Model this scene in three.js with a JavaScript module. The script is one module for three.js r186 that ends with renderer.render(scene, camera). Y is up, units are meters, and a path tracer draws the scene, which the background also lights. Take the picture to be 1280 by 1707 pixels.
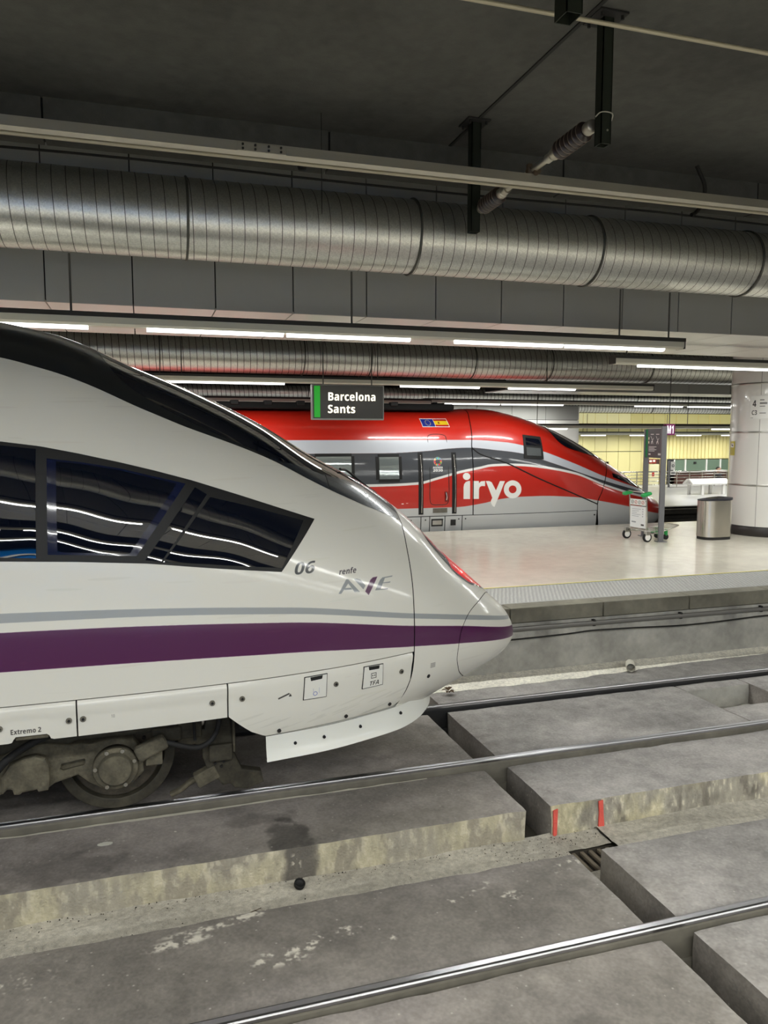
import * as THREE from 'three';
import { mergeGeometries, mergeVertices, toCreasedNormals } from 'three/addons/utils/BufferGeometryUtils.js';
import { RoundedBoxGeometry } from 'three/addons/geometries/RoundedBoxGeometry.js';
import { RectAreaLightUniformsLib } from 'three/addons/lights/RectAreaLightUniformsLib.js';
import { MarchingCubes } from 'three/addons/objects/MarchingCubes.js';

// ---------------------------------------------------------------- camera, exposure, light strength
// x runs along the tracks, y up (0 = rail head), the camera looks towards -z
const scene = new THREE.Scene();
scene.background = new THREE.Color(0x000000);
const camera = new THREE.PerspectiveCamera(2 * Math.atan(853.5 / 1283) * 180 / Math.PI, 1280 / 1707, 0.05, 120);
camera.position.set(0, 3.05, 0);
{
  const yaw = 17.4 * Math.PI / 180, pitch = -5.65 * Math.PI / 180;
  camera.lookAt(Math.sin(yaw) * Math.cos(pitch), 3.05 + Math.sin(pitch), -Math.cos(yaw) * Math.cos(pitch));
}
const renderer = new THREE.WebGLRenderer();
renderer.toneMapping = THREE.LinearToneMapping;
renderer.toneMappingExposure = 1.0;
renderer.shadowMap.enabled = true;
RectAreaLightUniformsLib.init();
const TUBE_RADIANCE = 70, TUBE_GLOW = 3.2;      // fluorescent battens: light and what the eye sees of the lens
const TUBE_COLOR = new THREE.Color(0.99, 1.0, 0.965);

// ---------------------------------------------------------------- helpers
let seed = 12345;
const rnd = () => { seed = (seed * 1664525 + 1013904223) >>> 0; return seed / 4294967296; };
const lerp = (a, b, t) => a + (b - a) * t, clamp = (v, a, b) => Math.min(b, Math.max(a, v));
const smooth = (a, b, v) => { const t = clamp((v - a) / (b - a), 0, 1); return t * t * (3 - 2 * t); };
const hash = (x, y, s) => { let h = (x * 374761393 + y * 668265263 + s * 1442695041) | 0; h = Math.imul(h ^ (h >>> 13), 1274126177); return ((h ^ (h >>> 16)) >>> 0) / 4294967296; };
function vnoise(x, y, p, s) {                    // value noise, repeats every p cells
  const xi = Math.floor(x), yi = Math.floor(y), fx = x - xi, fy = y - yi;
  const u = fx * fx * (3 - 2 * fx), v = fy * fy * (3 - 2 * fy), m = k => ((k % p) + p) % p;
  const a = hash(m(xi), m(yi), s), b = hash(m(xi + 1), m(yi), s), c = hash(m(xi), m(yi + 1), s), d = hash(m(xi + 1), m(yi + 1), s);
  return lerp(lerp(a, b, u), lerp(c, d, u), v);
}
function fbm(x, y, p, s, o = 4) { let r = 0, a = 0.5, t = 0; for (let i = 0; i < o; i++) { r += a * vnoise(x, y, p, s + i * 17); t += a; a *= 0.5; x *= 2; y *= 2; p *= 2; } return r / t; }
function pchip(xs, ys) {
  const n = xs.length, h = [], d = [], m = new Array(n).fill(0);
  for (let i = 0; i < n - 1; i++) { h[i] = xs[i + 1] - xs[i]; d[i] = (ys[i + 1] - ys[i]) / h[i]; }
  for (let i = 1; i < n - 1; i++) if (d[i - 1] * d[i] > 0) { const a = 2 * h[i] + h[i - 1], b = h[i] + 2 * h[i - 1]; m[i] = (a + b) / (a / d[i - 1] + b / d[i]); }
  m[0] = d[0]; m[n - 1] = d[n - 2];
  return x => {
    x = clamp(x, xs[0], xs[n - 1]); let i = 0; while (i < n - 2 && x >= xs[i + 1]) i++;
    const t = (x - xs[i]) / h[i], t2 = t * t, t3 = t2 * t;
    return (2 * t3 - 3 * t2 + 1) * ys[i] + (t3 - 2 * t2 + t) * h[i] * m[i] + (-2 * t3 + 3 * t2) * ys[i + 1] + (t3 - t2) * h[i] * m[i + 1];
  };
}
const taken = {};
const numbered = n => { const k = taken[n] = (taken[n] ?? -1) + 1; return k ? `${n}_${String(k).padStart(3, '0')}` : n; };
function clean(g) {                              // plain attributes only, so that everything can be merged
  if (g.index) g = g.toNonIndexed();
  for (const k of Object.keys(g.attributes)) if (!['position', 'normal', 'uv'].includes(k)) g.deleteAttribute(k);
  if (!g.attributes.normal) g.computeVertexNormals();
  if (!g.attributes.uv) g.setAttribute('uv', new THREE.Float32BufferAttribute(new Float32Array(g.attributes.position.count * 2), 2));
  g.morphAttributes = {};
  return g;
}
function metricUV(g) {                           // uv in metres, by the main direction of each face
  const p = g.attributes.position, n = g.attributes.normal, u = g.attributes.uv;
  for (let i = 0; i < p.count; i++) {
    const ax = Math.abs(n.getX(i)), ay = Math.abs(n.getY(i)), az = Math.abs(n.getZ(i));
    if (ay >= ax && ay >= az) u.setXY(i, p.getX(i), p.getZ(i)); else if (az >= ax) u.setXY(i, p.getX(i), p.getY(i)); else u.setXY(i, p.getZ(i), p.getY(i));
  }
  return g;
}
function obj(name, geos, mat, parent = scene, uv = true) {
  const list = (Array.isArray(geos) ? geos : [geos]).map(clean);
  let g = list.length > 1 ? mergeGeometries(list) : list[0];
  if (uv) metricUV(g);
  const m = new THREE.Mesh(g, mat);
  m.name = parent === scene ? numbered(name) : name;
  m.castShadow = m.receiveShadow = true;
  parent.add(m);
  return m;
}
function tag(o, label, category, group) { o.userData.label = label; o.userData.category = category; if (group) o.userData.group = group; return o; }
function thing(name, label, category, group, pos = [0, 0, 0], turn = 0) {
  const o = new THREE.Group(); o.name = numbered(name); o.position.set(...pos); o.rotation.y = turn; scene.add(o);
  return tag(o, label, category, group);
}
function struct(name, geos, mat, parent = scene, label) { const m = obj(name, geos, mat, parent); if (parent === scene) m.userData.kind = 'structure'; if (label) m.userData.label = label; return m; }
const tr = (g, x, y, z, rx = 0, ry = 0, rz = 0) => { if (rx) g.rotateX(rx); if (ry) g.rotateY(ry); if (rz) g.rotateZ(rz); return g.translate(x, y, z); };
const box = (w, h, d, x = 0, y = 0, z = 0, rx = 0, ry = 0, rz = 0) => tr(new THREE.BoxGeometry(w, h, d), x, y, z, rx, ry, rz);
const bx = (x0, x1, y0, y1, z0, z1) => box(x1 - x0, y1 - y0, Math.abs(z1 - z0), (x0 + x1) / 2, (y0 + y1) / 2, (z0 + z1) / 2);
const rbox = (w, h, d, r, x = 0, y = 0, z = 0, rx = 0, ry = 0, rz = 0) => tr(new RoundedBoxGeometry(w, h, d, 2, r), x, y, z, rx, ry, rz);
const cyl = (r0, r1, h, x, y, z, axis = 'y', n = 20) => { const g = new THREE.CylinderGeometry(r0, r1, h, n); if (axis === 'x') g.rotateZ(Math.PI / 2); if (axis === 'z') g.rotateX(Math.PI / 2); return g.translate(x, y, z); };
const V = (x, y, z) => new THREE.Vector3(x, y, z);
function tube(pts, r, n = 24, k = 8, closed = false) { return new THREE.TubeGeometry(new THREE.CatmullRomCurve3(pts.map(p => V(...p)), closed, 'centripetal'), n, r, k, closed); }
function rod(a, b, r, k = 10) { const A = V(...a), B = V(...b), d = B.clone().sub(A), g = new THREE.CylinderGeometry(r, r, d.length(), k); g.applyQuaternion(new THREE.Quaternion().setFromUnitVectors(V(0, 1, 0), d.normalize())); const c = A.add(B).multiplyScalar(0.5); return g.translate(c.x, c.y, c.z); }
function lathe(pts, n = 40) { return new THREE.LatheGeometry(pts.map(p => new THREE.Vector2(p[0], p[1])), n); }
function plate(pts, z0, z1, bevel = 0.006, hole) {          // an outline in the xy plane, thick from z0 to z1
  const s = new THREE.Shape(pts.map(p => new THREE.Vector2(...p)));
  if (hole) for (const h of hole) s.holes.push(new THREE.Path(h.map(p => new THREE.Vector2(...p))));
  const g = new THREE.ExtrudeGeometry(s, { depth: z1 - z0 - 2 * bevel, bevelEnabled: bevel > 0, bevelSize: bevel, bevelThickness: bevel, bevelSegments: 2, bevelOffset: -bevel, curveSegments: 6 });
  return g.translate(0, 0, z0 + bevel);
}
function alongX(prof, x0, x1) {                   // a profile in the (z, y) plane swept along x
  const s = new THREE.Shape(prof.map(p => new THREE.Vector2(p[0], p[1])));
  const g = new THREE.ExtrudeGeometry(s, { depth: x1 - x0, bevelEnabled: false });
  g.applyMatrix4(new THREE.Matrix4().set(0, 0, 1, x0, 0, 1, 0, 0, 1, 0, 0, 0, 0, 0, 0, 1));
  const p = g.attributes.position;               // the swap of axes mirrors the faces: turn them round
  for (let i = 0; i < p.count; i += 3) for (const a of Object.values(g.attributes)) { const q = []; for (let k = 0; k < a.itemSize; k++) q.push(a.array[i * a.itemSize + k]); for (let k = 0; k < a.itemSize; k++) { a.array[i * a.itemSize + k] = a.array[(i + 2) * a.itemSize + k]; a.array[(i + 2) * a.itemSize + k] = q[k]; } }
  g.computeVertexNormals();
  return g;
}
function gridGeo(nu, nv, f, uvf) {               // an open grid surface
  const pos = [], uv = [], idx = [];
  for (let i = 0; i <= nu; i++) for (let j = 0; j <= nv; j++) { const p = f(i / nu, j / nv); pos.push(p[0], p[1], p[2]); const t = uvf ? uvf(p, i / nu, j / nv) : [i / nu, j / nv]; uv.push(t[0], t[1]); }
  for (let i = 0; i < nu; i++) for (let j = 0; j < nv; j++) { const a = i * (nv + 1) + j, b = a + nv + 1; idx.push(a, b, a + 1, b, b + 1, a + 1); }
  const g = new THREE.BufferGeometry();
  g.setAttribute('position', new THREE.Float32BufferAttribute(pos, 3)); g.setAttribute('uv', new THREE.Float32BufferAttribute(uv, 2)); g.setIndex(idx); g.computeVertexNormals();
  return g;
}

// ---------------------------------------------------------------- textures
function dataTex(w, h, f, srgb = true, metres) {
  const d = new Uint8Array(w * h * 4);
  for (let y = 0; y < h; y++) for (let x = 0; x < w; x++) { const c = f(x / w, y / h), i = (y * w + x) * 4; d[i] = clamp(c[0], 0, 255); d[i + 1] = clamp(c[1], 0, 255); d[i + 2] = clamp(c[2], 0, 255); d[i + 3] = 255; }
  const t = new THREE.DataTexture(d, w, h); t.wrapS = t.wrapT = THREE.RepeatWrapping; t.magFilter = THREE.LinearFilter; t.minFilter = THREE.LinearFilter;
  if (srgb) t.colorSpace = THREE.SRGBColorSpace;
  if (metres) t.repeat.set(1 / metres, 1 / metres);
  t.needsUpdate = true; return t;
}
function canvas(w, h, draw) { const c = document.createElement('canvas'); c.width = w; c.height = h; draw(c.getContext('2d'), w, h); const t = new THREE.CanvasTexture(c); t.colorSpace = THREE.SRGBColorSpace; t.magFilter = THREE.LinearFilter; return t; }
const grey = v => [v, v, v];
const mixc = (a, b, t) => [lerp(a[0], b[0], t), lerp(a[1], b[1], t), lerp(a[2], b[2], t)];
const bumpFine = dataTex(512, 512, (u, v) => grey(255 * (0.55 * fbm(u * 24, v * 24, 24, 3, 4) + 0.45 * fbm(u * 90, v * 90, 90, 5, 2))), false, 1.2);
const texConcrete = dataTex(1024, 1024, (u, v) => {
  const a = fbm(u * 6, v * 6, 6, 1, 6), b = fbm(u * 40, v * 40, 40, 9, 3), c = fbm(u * 3, v * 3, 3, 21, 4);
  const k = 0.72 + 0.34 * a + 0.14 * (b - 0.5) - 0.12 * smooth(0.55, 0.75, c);
  return [192 * k, 190 * k, 181 * k];
}, true, 3);
const texSand = dataTex(1024, 1024, (u, v) => {
  const a = fbm(u * 5, v * 5, 5, 31, 4), b = hash(Math.floor(u * 1024), Math.floor(v * 1024), 3), c = fbm(u * 60, v * 60, 60, 8, 3);
  const k = 0.8 + 0.25 * (a - 0.5) + 0.22 * (b - 0.5) + 0.2 * (c - 0.5) - (b > 0.985 ? 0.3 : 0);
  return [226 * k, 220 * k, 205 * k];
}, true, 1.5);
const texPaleSand = dataTex(512, 512, (u, v) => { const a = fbm(u * 5, v * 5, 5, 31, 4), c = fbm(u * 50, v * 50, 50, 8, 3), k = 0.92 + 0.16 * (a - 0.5) + 0.25 * (c - 0.5); return [246 * k, 241 * k, 226 * k]; }, true, 1);
function faceColour(u, v) {          // old lime-stained slab edge
  const a = fbm(u * 10, v * 5, 10, 41, 5), streak = fbm(u * 40, v * 6, 40, 44, 3), c = fbm(u * 60, v * 30, 60, 47, 4), d = fbm(u * 9, v * 5, 9, 52, 5), e = fbm(u * 22, v * 11, 22, 58, 4);
  let k = 0.92 + 0.3 * (a - 0.5) + 0.14 * (streak - 0.5) + 0.34 * (c - 0.5);
  let col = mixc([204, 196, 164], [168, 163, 150], smooth(0.36, 0.66, d));
  col = mixc(col, [128, 122, 112], 0.7 * smooth(0.56, 0.72, e));
  col = mixc(col, [216, 209, 186], 0.5 * smooth(0.6, 0.72, c));
  return [col[0] * k, col[1] * k, col[2] * k];
}
const texFace = dataTex(1024, 512, faceColour, true, 2.4);
// the long face below the train, x -3..3, y -0.5..0, with its dark wet-looking smear
const texFaceLong = dataTex(2048, 192, (u, v) => {
  const x = -3 + 6 * u, y = -0.5 + 0.5 * v, n = fbm(x * 9 + 30, y * 9 + 30, 4096, 121, 4), w = fbm(x * 30 + 30, y * 30 + 30, 4096, 123, 3);
  let c = mixc(faceColour(x / 2.4 + 5, (y + 0.5) / 2.4), [164, 158, 142], 0.42);
  const s = smooth(0.15, 0.1, Math.abs(x - 1.06 - 0.05 * (y + 0.2)) + 0.1 * (n - 0.5));
  c = mixc(c, [84, 80, 76], 0.75 * s);
  c = mixc(c, [212, 206, 190], 0.7 * smooth(0.5, 0.6, w) * smooth(0.05, 0.02, Math.abs(x - 1.03)) * smooth(0.09, 0.05, Math.abs(y + 0.2)));
  return c;
});
texFaceLong.wrapS = THREE.MirroredRepeatWrapping; texFaceLong.repeat.set(1 / 6, 2); texFaceLong.offset.set(0.5, 1);
// slab tops: one sheet in world coordinates, x -3..9, z -9..-2, with the marks the photograph shows
const SX0 = -3, SXW = 12, SZ0 = -9, SZW = 7;
const spots = [[-0.36, -6.02, 0.055, 0.03, 1], [0.16, -6.05, 0.01, 0.01, 1]];
const lime = [[0.35, -4.72, 0.34, 0.035, 0.5], [0.12, -4.62, 0.22, 0.05, 0.3], [0.62, -4.78, 0.2, 0.03, 0.35], [1.05, -4.4, 0.25, 0.09, -0.05], [0.72, -4.32, 0.22, 0.1, -0.05], [1.42, -4.28, 0.16, 0.03, 0.1], [2.78, -4.68, 0.22, 0.08, 0.02], [2.1, -4.62, 0.12, 0.05, 0.0], [2.28, -4.45, 0.12, 0.06, 0.05], [1.9, -4.52, 0.15, 0.03, 0], [-0.75, -4.55, 0.2, 0.1, -0.08]];
const dark = [[1.0, -5.72, 0.2, 0.28, 0.8], [0.8, -6.05, 0.35, 0.12, 0.35], [-0.7, -5.75, 0.5, 0.22, 0.3], [4.2, -3.4, 0.25, 0.3, 0.3], [2.1, -3.1, 0.5, 0.25, 0.25]];
const texSlab = dataTex(2048, 1195, (u, v) => {
  const x = SX0 + u * SXW, z = SZ0 + v * SZW;
  const a = fbm(x * 0.9 + 9, z * 1.6 + 9, 4096, 61, 6), b = fbm(x * 9 + 50, z * 9 + 50, 4096, 65, 4), c = fbm(x * 0.45 + 7, z * 0.8 + 20, 4096, 71, 3), g = fbm(x * 60 + 70, z * 60 + 70, 8192, 73, 2);
  let k = 0.62 + 0.5 * a + 0.2 * (b - 0.5) + 0.16 * (g - 0.5);
  let col = mixc([160, 153, 148], [150, 144, 136], smooth(0.35, 0.65, c));
  col = mixc(col, [178, 174, 170], smooth(2.7, 3.6, x + 0.4 * (b - 0.5)) * 0.9);                     // the stretch ahead of the train is less oiled
  for (const d of dark) { const q = ((x - d[0]) / d[2]) ** 2 + ((z - d[1]) / d[3]) ** 2 + 1.6 * (b - 0.5); k *= 1 - 0.38 * d[4] * smooth(1.1, 0.5, q); }
  let col2 = [col[0] * k, col[1] * k, col[2] * k];
  for (const d of lime) { const q = ((x - d[0]) / d[2]) ** 2 + ((z - d[1] + (x - d[0]) * 0.1) / d[3]) ** 2; const w = smooth(0.52, 0.68, 0.55 * b + 0.45 * fbm(x * 26 + 11, z * 26 + 17, 8192, 77, 3) + d[4] * 0.16 + 0.25 * (g - 0.5)) * smooth(1.3, 0.3, q); col2 = mixc(col2, [222, 216, 202], 0.8 * w); }
  for (const d of spots) { const q = ((x - d[0]) / d[2]) ** 2 + ((z - d[1]) / d[3]) ** 2 + 0.5 * (b - 0.5); if (q < 1) col2 = [206, 204, 192]; }
  const edge = -6.375 + 0.05 * (fbm(x * 1.7 + 40, 3.3, 4096, 81, 4) - 0.2) * smooth(2.6, 0.6, x) - 0.004;   // pale residue along the near rail
  if (z > -6.4 && z < edge + 0.034 && x < 2.4) col2 = mixc(col2, [214, 210, 194], 0.95);
  if (hash(Math.floor(x * 90) + 900, Math.floor(z * 90) + 900, 5) > 0.9975) col2 = mixc(col2, [205, 200, 190], 0.5);
  return col2;
});
texSlab.wrapS = texSlab.wrapT = THREE.MirroredRepeatWrapping;
const texGalv = dataTex(512, 512, (u, v) => {               // zinc spangle
  const N = 40; let best = 9, id = 0; const cu = Math.floor(u * N), cv = Math.floor(v * N);
  for (let i = -1; i <= 1; i++) for (let j = -1; j <= 1; j++) { const a = ((cu + i) % N + N) % N, b = ((cv + j) % N + N) % N, px = cu + i + hash(a, b, 1), py = cv + j + hash(a, b, 2), d = (px - u * N) ** 2 + (py - v * N) ** 2; if (d < best) { best = d; id = hash(a, b, 3); } }
  const k = 0.93 + 0.09 * id; return [222 * k, 222 * k, 216 * k];
}, true, 0.5);
const texGalvRough = dataTex(512, 512, (u, v) => { const N = 40; let best = 9, id = 0; const cu = Math.floor(u * N), cv = Math.floor(v * N); for (let i = -1; i <= 1; i++) for (let j = -1; j <= 1; j++) { const a = ((cu + i) % N + N) % N, b = ((cv + j) % N + N) % N, px = cu + i + hash(a, b, 1), py = cv + j + hash(a, b, 2), d = (px - u * N) ** 2 + (py - v * N) ** 2; if (d < best) { best = d; id = hash(a, b, 4); } } return grey(92 + 46 * id); }, false, 0.5);
const texFloor = dataTex(1024, 1024, (u, v) => {
  const a = fbm(u * 4, v * 4, 4, 91, 4), g = hash(Math.floor(u * 1024), Math.floor(v * 1024), 11), c = fbm(u * 30, v * 30, 30, 95, 3);
  const k = 0.95 + 0.09 * (a - 0.5) + 0.06 * (c - 0.5) + 0.07 * (g - 0.5); return [224 * k, 218 * k, 203 * k];
}, true, 4);
const texFloorRough = dataTex(512, 512, (u, v) => grey(46 + 10 * fbm(u * 40, v * 40, 40, 97, 3)), false, 4);
const texCeil = dataTex(1024, 1024, (u, v) => {
  const a = fbm(u * 4, v * 4, 4, 101, 5), c = fbm(u * 50, v * 50, 50, 103, 3); let k = 0.8 + 0.3 * (a - 0.5) + 0.14 * (c - 0.5); return [104 * k, 104 * k, 99 * k];
}, true, 5);
const texGrime = dataTex(512, 512, (u, v) => { const a = fbm(u * 8, v * 8, 8, 111, 5), c = fbm(u * 40, v * 40, 40, 112, 2), k = 0.7 + 0.5 * a + 0.2 * (c - 0.5); return [98 * k, 93 * k, 78 * k]; }, true, 0.6);

// ---------------------------------------------------------------- materials
const std = (c, r = 0.6, m = 0, o = {}) => new THREE.MeshStandardMaterial({ color: c, roughness: r, metalness: m, ...o });
const M = {
  slab: std(0xffffff, 0.72, 0, { map: texSlab, bumpMap: bumpFine, bumpScale: 0.004 }),
  face: std(0xffffff, 0.9, 0, { map: texFace, bumpMap: bumpFine, bumpScale: 0.01 }),
  faceLong: std(0xffffff, 0.9, 0, { map: texFaceLong, bumpMap: bumpFine, bumpScale: 0.01 }),
  concrete: std(0xffffff, 0.88, 0, { map: texConcrete, bumpMap: bumpFine, bumpScale: 0.005 }),
  coping: std(0xb9b6aa, 0.85, 0, { map: texConcrete, bumpMap: bumpFine, bumpScale: 0.004 }),
  bed: std(0x77736a, 0.95, 0, { map: texConcrete, bumpMap: bumpFine, bumpScale: 0.01 }),
  sand: std(0xffffff, 0.95, 0, { map: texSand, bumpMap: bumpFine, bumpScale: 0.01 }),
  paleSand: std(0xffffff, 0.95, 0, { map: texPaleSand, bumpMap: bumpFine, bumpScale: 0.008 }),
  railHead: std(0xb8b8bc, 0.28, 1), railSide: std(0xa5a199, 0.8, 0, { map: texConcrete }), railBoot: std(0x1b1b1c, 0.6),
  floor: std(0xffffff, 1, 0, { map: texFloor, roughnessMap: texFloorRough }),
  ceil: std(0xffffff, 0.9, 0, { map: texCeil, bumpMap: bumpFine, bumpScale: 0.004 }),
  panel: std(0xa0a09b, 0.5, 0.0), soffit: std(0xd9d6cf, 0.3, 0), joint: std(0x141414, 0.9),
  galv: std(0xffffff, 0.85, 1, { map: texGalv, roughnessMap: texGalvRough }), galvDark: std(0x62625d, 0.5, 0.8),
  steel: std(0xb4b2ac, 0.32, 1), brushed: new THREE.MeshPhysicalMaterial({ color: 0xd6d1c8, metalness: 1, roughness: 0.26, anisotropy: 0.7, anisotropyRotation: Math.PI / 2 }),
  darkGreen: std(0x1d2319, 0.6, 0.2), black: std(0x0d0d0d, 0.7), rubber: std(0x161616, 0.75), dark: std(0x222120, 0.7),
  lampBody: std(0xcfccbd, 0.5), lampTop: std(0x3a3936, 0.6, 0.3),
  tube: std(0xffffff, 0.5, 0, { emissive: TUBE_COLOR, emissiveIntensity: TUBE_GLOW }),
  alu: std(0xb7b3a6, 0.42, 0.85), cable: std(0x15140f, 0.7), rust: std(0x57493a, 0.8, 0.3), porcelain: std(0x2c211d, 0.35), shedRim: std(0x6f6257, 0.4), wire: std(0xb9b19a, 0.5, 0.4),
  grime: std(0xffffff, 0.85, 0.1, { map: texGrime, bumpMap: bumpFine, bumpScale: 0.004 }), grimeDark: std(0xb0b0b0, 0.8, 0.2, { map: texGrime }), tread: std(0xb4b4b4, 0.6, 0.25, { map: texGrime }), disc: std(0xd8d6e0, 0.5, 0.4, { map: texGrime }),
  glassDark: new THREE.MeshPhysicalMaterial({ color: 0x080d1a, roughness: 0.02, metalness: 0, ior: 1.6, clearcoat: 1, clearcoatRoughness: 0.01 }),
  winFrame: std(0x070707, 0.6), winInner: new THREE.MeshPhysicalMaterial({ color: 0x131a36, roughness: 0.08, clearcoat: 1, clearcoatRoughness: 0.02 }),
  fairing: new THREE.MeshPhysicalMaterial({ color: 0x1c1f22, roughness: 0.34, clearcoat: 0.5, clearcoatRoughness: 0.12 }),
  cowl: new THREE.MeshPhysicalMaterial({ color: 0x2a323b, roughness: 0.24, metalness: 0.45, clearcoat: 0.8, clearcoatRoughness: 0.06 }),
  whitePaint: new THREE.MeshPhysicalMaterial({ color: 0xdedfd8, roughness: 0.35, clearcoat: 0.6, clearcoatRoughness: 0.08 }),
  white: std(0xe8e6e0, 0.4), gloss: new THREE.MeshPhysicalMaterial({ color: 0xe4e2dd, roughness: 0.25, clearcoat: 0.8, clearcoatRoughness: 0.05 }),
  redLens: new THREE.MeshPhysicalMaterial({ color: 0xe02426, emissive: new THREE.Color(0.9, 0.05, 0.06), emissiveIntensity: 0.45, roughness: 0.15, clearcoat: 1, clearcoatRoughness: 0.03 }),
  lensGrey: new THREE.MeshPhysicalMaterial({ color: 0x8b8f97, roughness: 0.12, metalness: 0.4, clearcoat: 1, clearcoatRoughness: 0.03 }),
  postGrey: std(0x77777a, 0.45, 0.4), green: std(0x1f9a4c, 0.4), yellowWall: std(0xe9dfa0, 0.45), yellowRib: std(0xe6da9a, 0.5), brown: std(0x4a2a20, 0.6), tan: std(0xa79f86, 0.7), chrome: std(0xc8c6c0, 0.22, 1), greenGlass: new THREE.MeshPhysicalMaterial({ color: 0x6f8270, roughness: 0.06, clearcoat: 1 })
};
const printMat = (t, r = 0.5, o = {}) => std(0xffffff, r, 0, { map: t, ...o });
texSlab.repeat.set(1 / SXW, 1 / SZW); texSlab.offset.set(-SX0 / SXW, -SZ0 / SZW);

// ---------------------------------------------------------------- ground: bed, slabs, rails, sand
const XA = -15, XB = 24, YS = -0.07, TC = -7.2;          // slab top, centre of the train's track
const bed = struct('floor', [bx(XA, XB, -0.6, -0.45, -8.85, -1.45)], M.bed);
function rough(x0, x1, y0, y1, z0, z1, step = 0.1, r = 0.022, amp = 0.008) {     // a cast block with worn edges
  const w = x1 - x0, h = y1 - y0, d = z1 - z0;
  let g = new THREE.BoxGeometry(w, h, d, Math.min(260, Math.max(1, Math.round(w / step))), 3, Math.max(2, Math.round(d / step)));
  const p = g.attributes.position, cx = (x0 + x1) / 2, cy = (y0 + y1) / 2, cz = (z0 + z1) / 2;
  for (let i = 0; i < p.count; i++) {
    let x = p.getX(i), y = p.getY(i), z = p.getZ(i);
    const ix = clamp(x, -w / 2 + r, w / 2 - r), iy = clamp(y, -h / 2 + r, h / 2 - r), iz = clamp(z, -d / 2 + r, d / 2 - r);
    const vx = x - ix, vy = y - iy, vz = z - iz, l = Math.hypot(vx, vy, vz);
    const X = cx + x, Z = cz + z, Y = cy + y, e = (Math.abs(vx) > 0) + (Math.abs(vy) > 0) + (Math.abs(vz) > 0) > 1 ? 2.2 : 1;
    const q = l - r + 0; if (l > 0) { const k = Math.min(l, r) / l; x = ix + vx * k; y = iy + vy * k; z = iz + vz * k; }
    const n = (fbm(X * 5 + 40, Z * 5 + 60, 4096, 7, 3) - 0.5), n2 = (fbm(X * 6 + 90, Y * 9 + Z * 4 + 90, 4096, 8, 3) - 0.5);
    p.setXYZ(i, cx + x + (Math.abs(vx) > 0 ? n2 * amp * e : 0), cy + y + (vy > 0 ? n * amp * 0.5 * e : 0), cz + z + (Math.abs(vz) > 0 ? n2 * amp * 1.6 * e : 0));
  }
  g = mergeVertices((g.deleteAttribute('uv'), g.deleteAttribute('normal'), g));
  return toCreasedNormals(g, 0.75);
}
function slab(list, faceMat = M.face) {
  const g = clean(mergeGeometries(list.map(clean)));
  const p = g.attributes.position, n = g.attributes.normal, A = [[], []], N = [[], []];
  for (let i = 0; i < p.count; i += 3) { const nz = (n.getZ(i) + n.getZ(i + 1) + n.getZ(i + 2)) / 3, k = nz > 0.62 ? 1 : 0; for (let j = i; j < i + 3; j++) { A[k].push(p.getX(j), p.getY(j), p.getZ(j)); N[k].push(n.getX(j), n.getY(j), n.getZ(j)); } }
  const mk = k => { const q = new THREE.BufferGeometry(); q.setAttribute('position', new THREE.Float32BufferAttribute(A[k], 3)); q.setAttribute('normal', new THREE.Float32BufferAttribute(N[k], 3)); return q; };
  const s = obj('concrete_slab', mk(0), M.slab, bed);
  if (A[1].length) obj('slab_face', mk(1), faceMat, s);
  return s;
}
const G0 = 2.985, G1 = 3.215, YB = -0.45;               // the cross trench
const ROWS = [[-6.37, -5.53], [-7.885, -6.52], [-8.85, -7.99], [-4.8, -3.905], [-3.775, -2.4], [-2.27, -1.45]];
ROWS.forEach(([z0, z1], i) => {
  const YS = i > 2 ? -0.05 : -0.07;
  slab([rough(XA, -2.0, YB, YS, z0, z1, 0.4), rough(-2.0, G0, YB, YS, z0, z1, 0.06)], i === 0 ? M.faceLong : M.face);
  if (i === 1) slab([rough(G1, 6.3, YB, YS, z0, z1, 0.07), rough(6.3, 7.25, YB, YS, -7.06, z1, 0.07), rough(6.3, 7.25, YB, YS, z0, -7.66, 0.07), rough(7.25, XB, YB, YS, z0, z1, 0.2)], M.concrete);
  else slab([rough(G1, 9, YB, YS, z0, z1, 0.07), rough(9, XB, YB, YS, z0, z1, 0.3)]);
});
obj('paint_mark', [plate([[3.232, -0.11], [3.275, -0.1], [3.27, -0.33], [3.235, -0.34]], -5.53, -5.516, 0.002)], std(0xd95b50, 0.9, 0, { bumpMap: bumpFine, bumpScale: 0.01 }), bed).userData.label = 'red spray mark on the slab corner by the trench';
obj('paint_mark', [plate([[3.672, -0.09], [3.715, -0.085], [3.722, -0.2], [3.735, -0.33], [3.675, -0.335], [3.68, -0.2]], -5.53, -5.516, 0.002)], std(0xd95b50, 0.9, 0, { bumpMap: bumpFine, bumpScale: 0.01 }), bed).userData.label = 'longer red spray mark on the slab face';
// pit between the rails: floor and a broken edge of rubble
obj('pit_floor', rough(6.28, 7.27, -0.5, -0.33, -7.68, -7.04, 0.08, 0.01, 0.03), M.concrete, bed);
obj('pit_rubble', [rough(6.55, 7.0, -0.36, -0.25, -7.3, -7.07, 0.05, 0.03, 0.06), rough(6.9, 7.2, -0.36, -0.3, -7.6, -7.35, 0.05, 0.03, 0.04)], M.concrete, bed);
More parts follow.
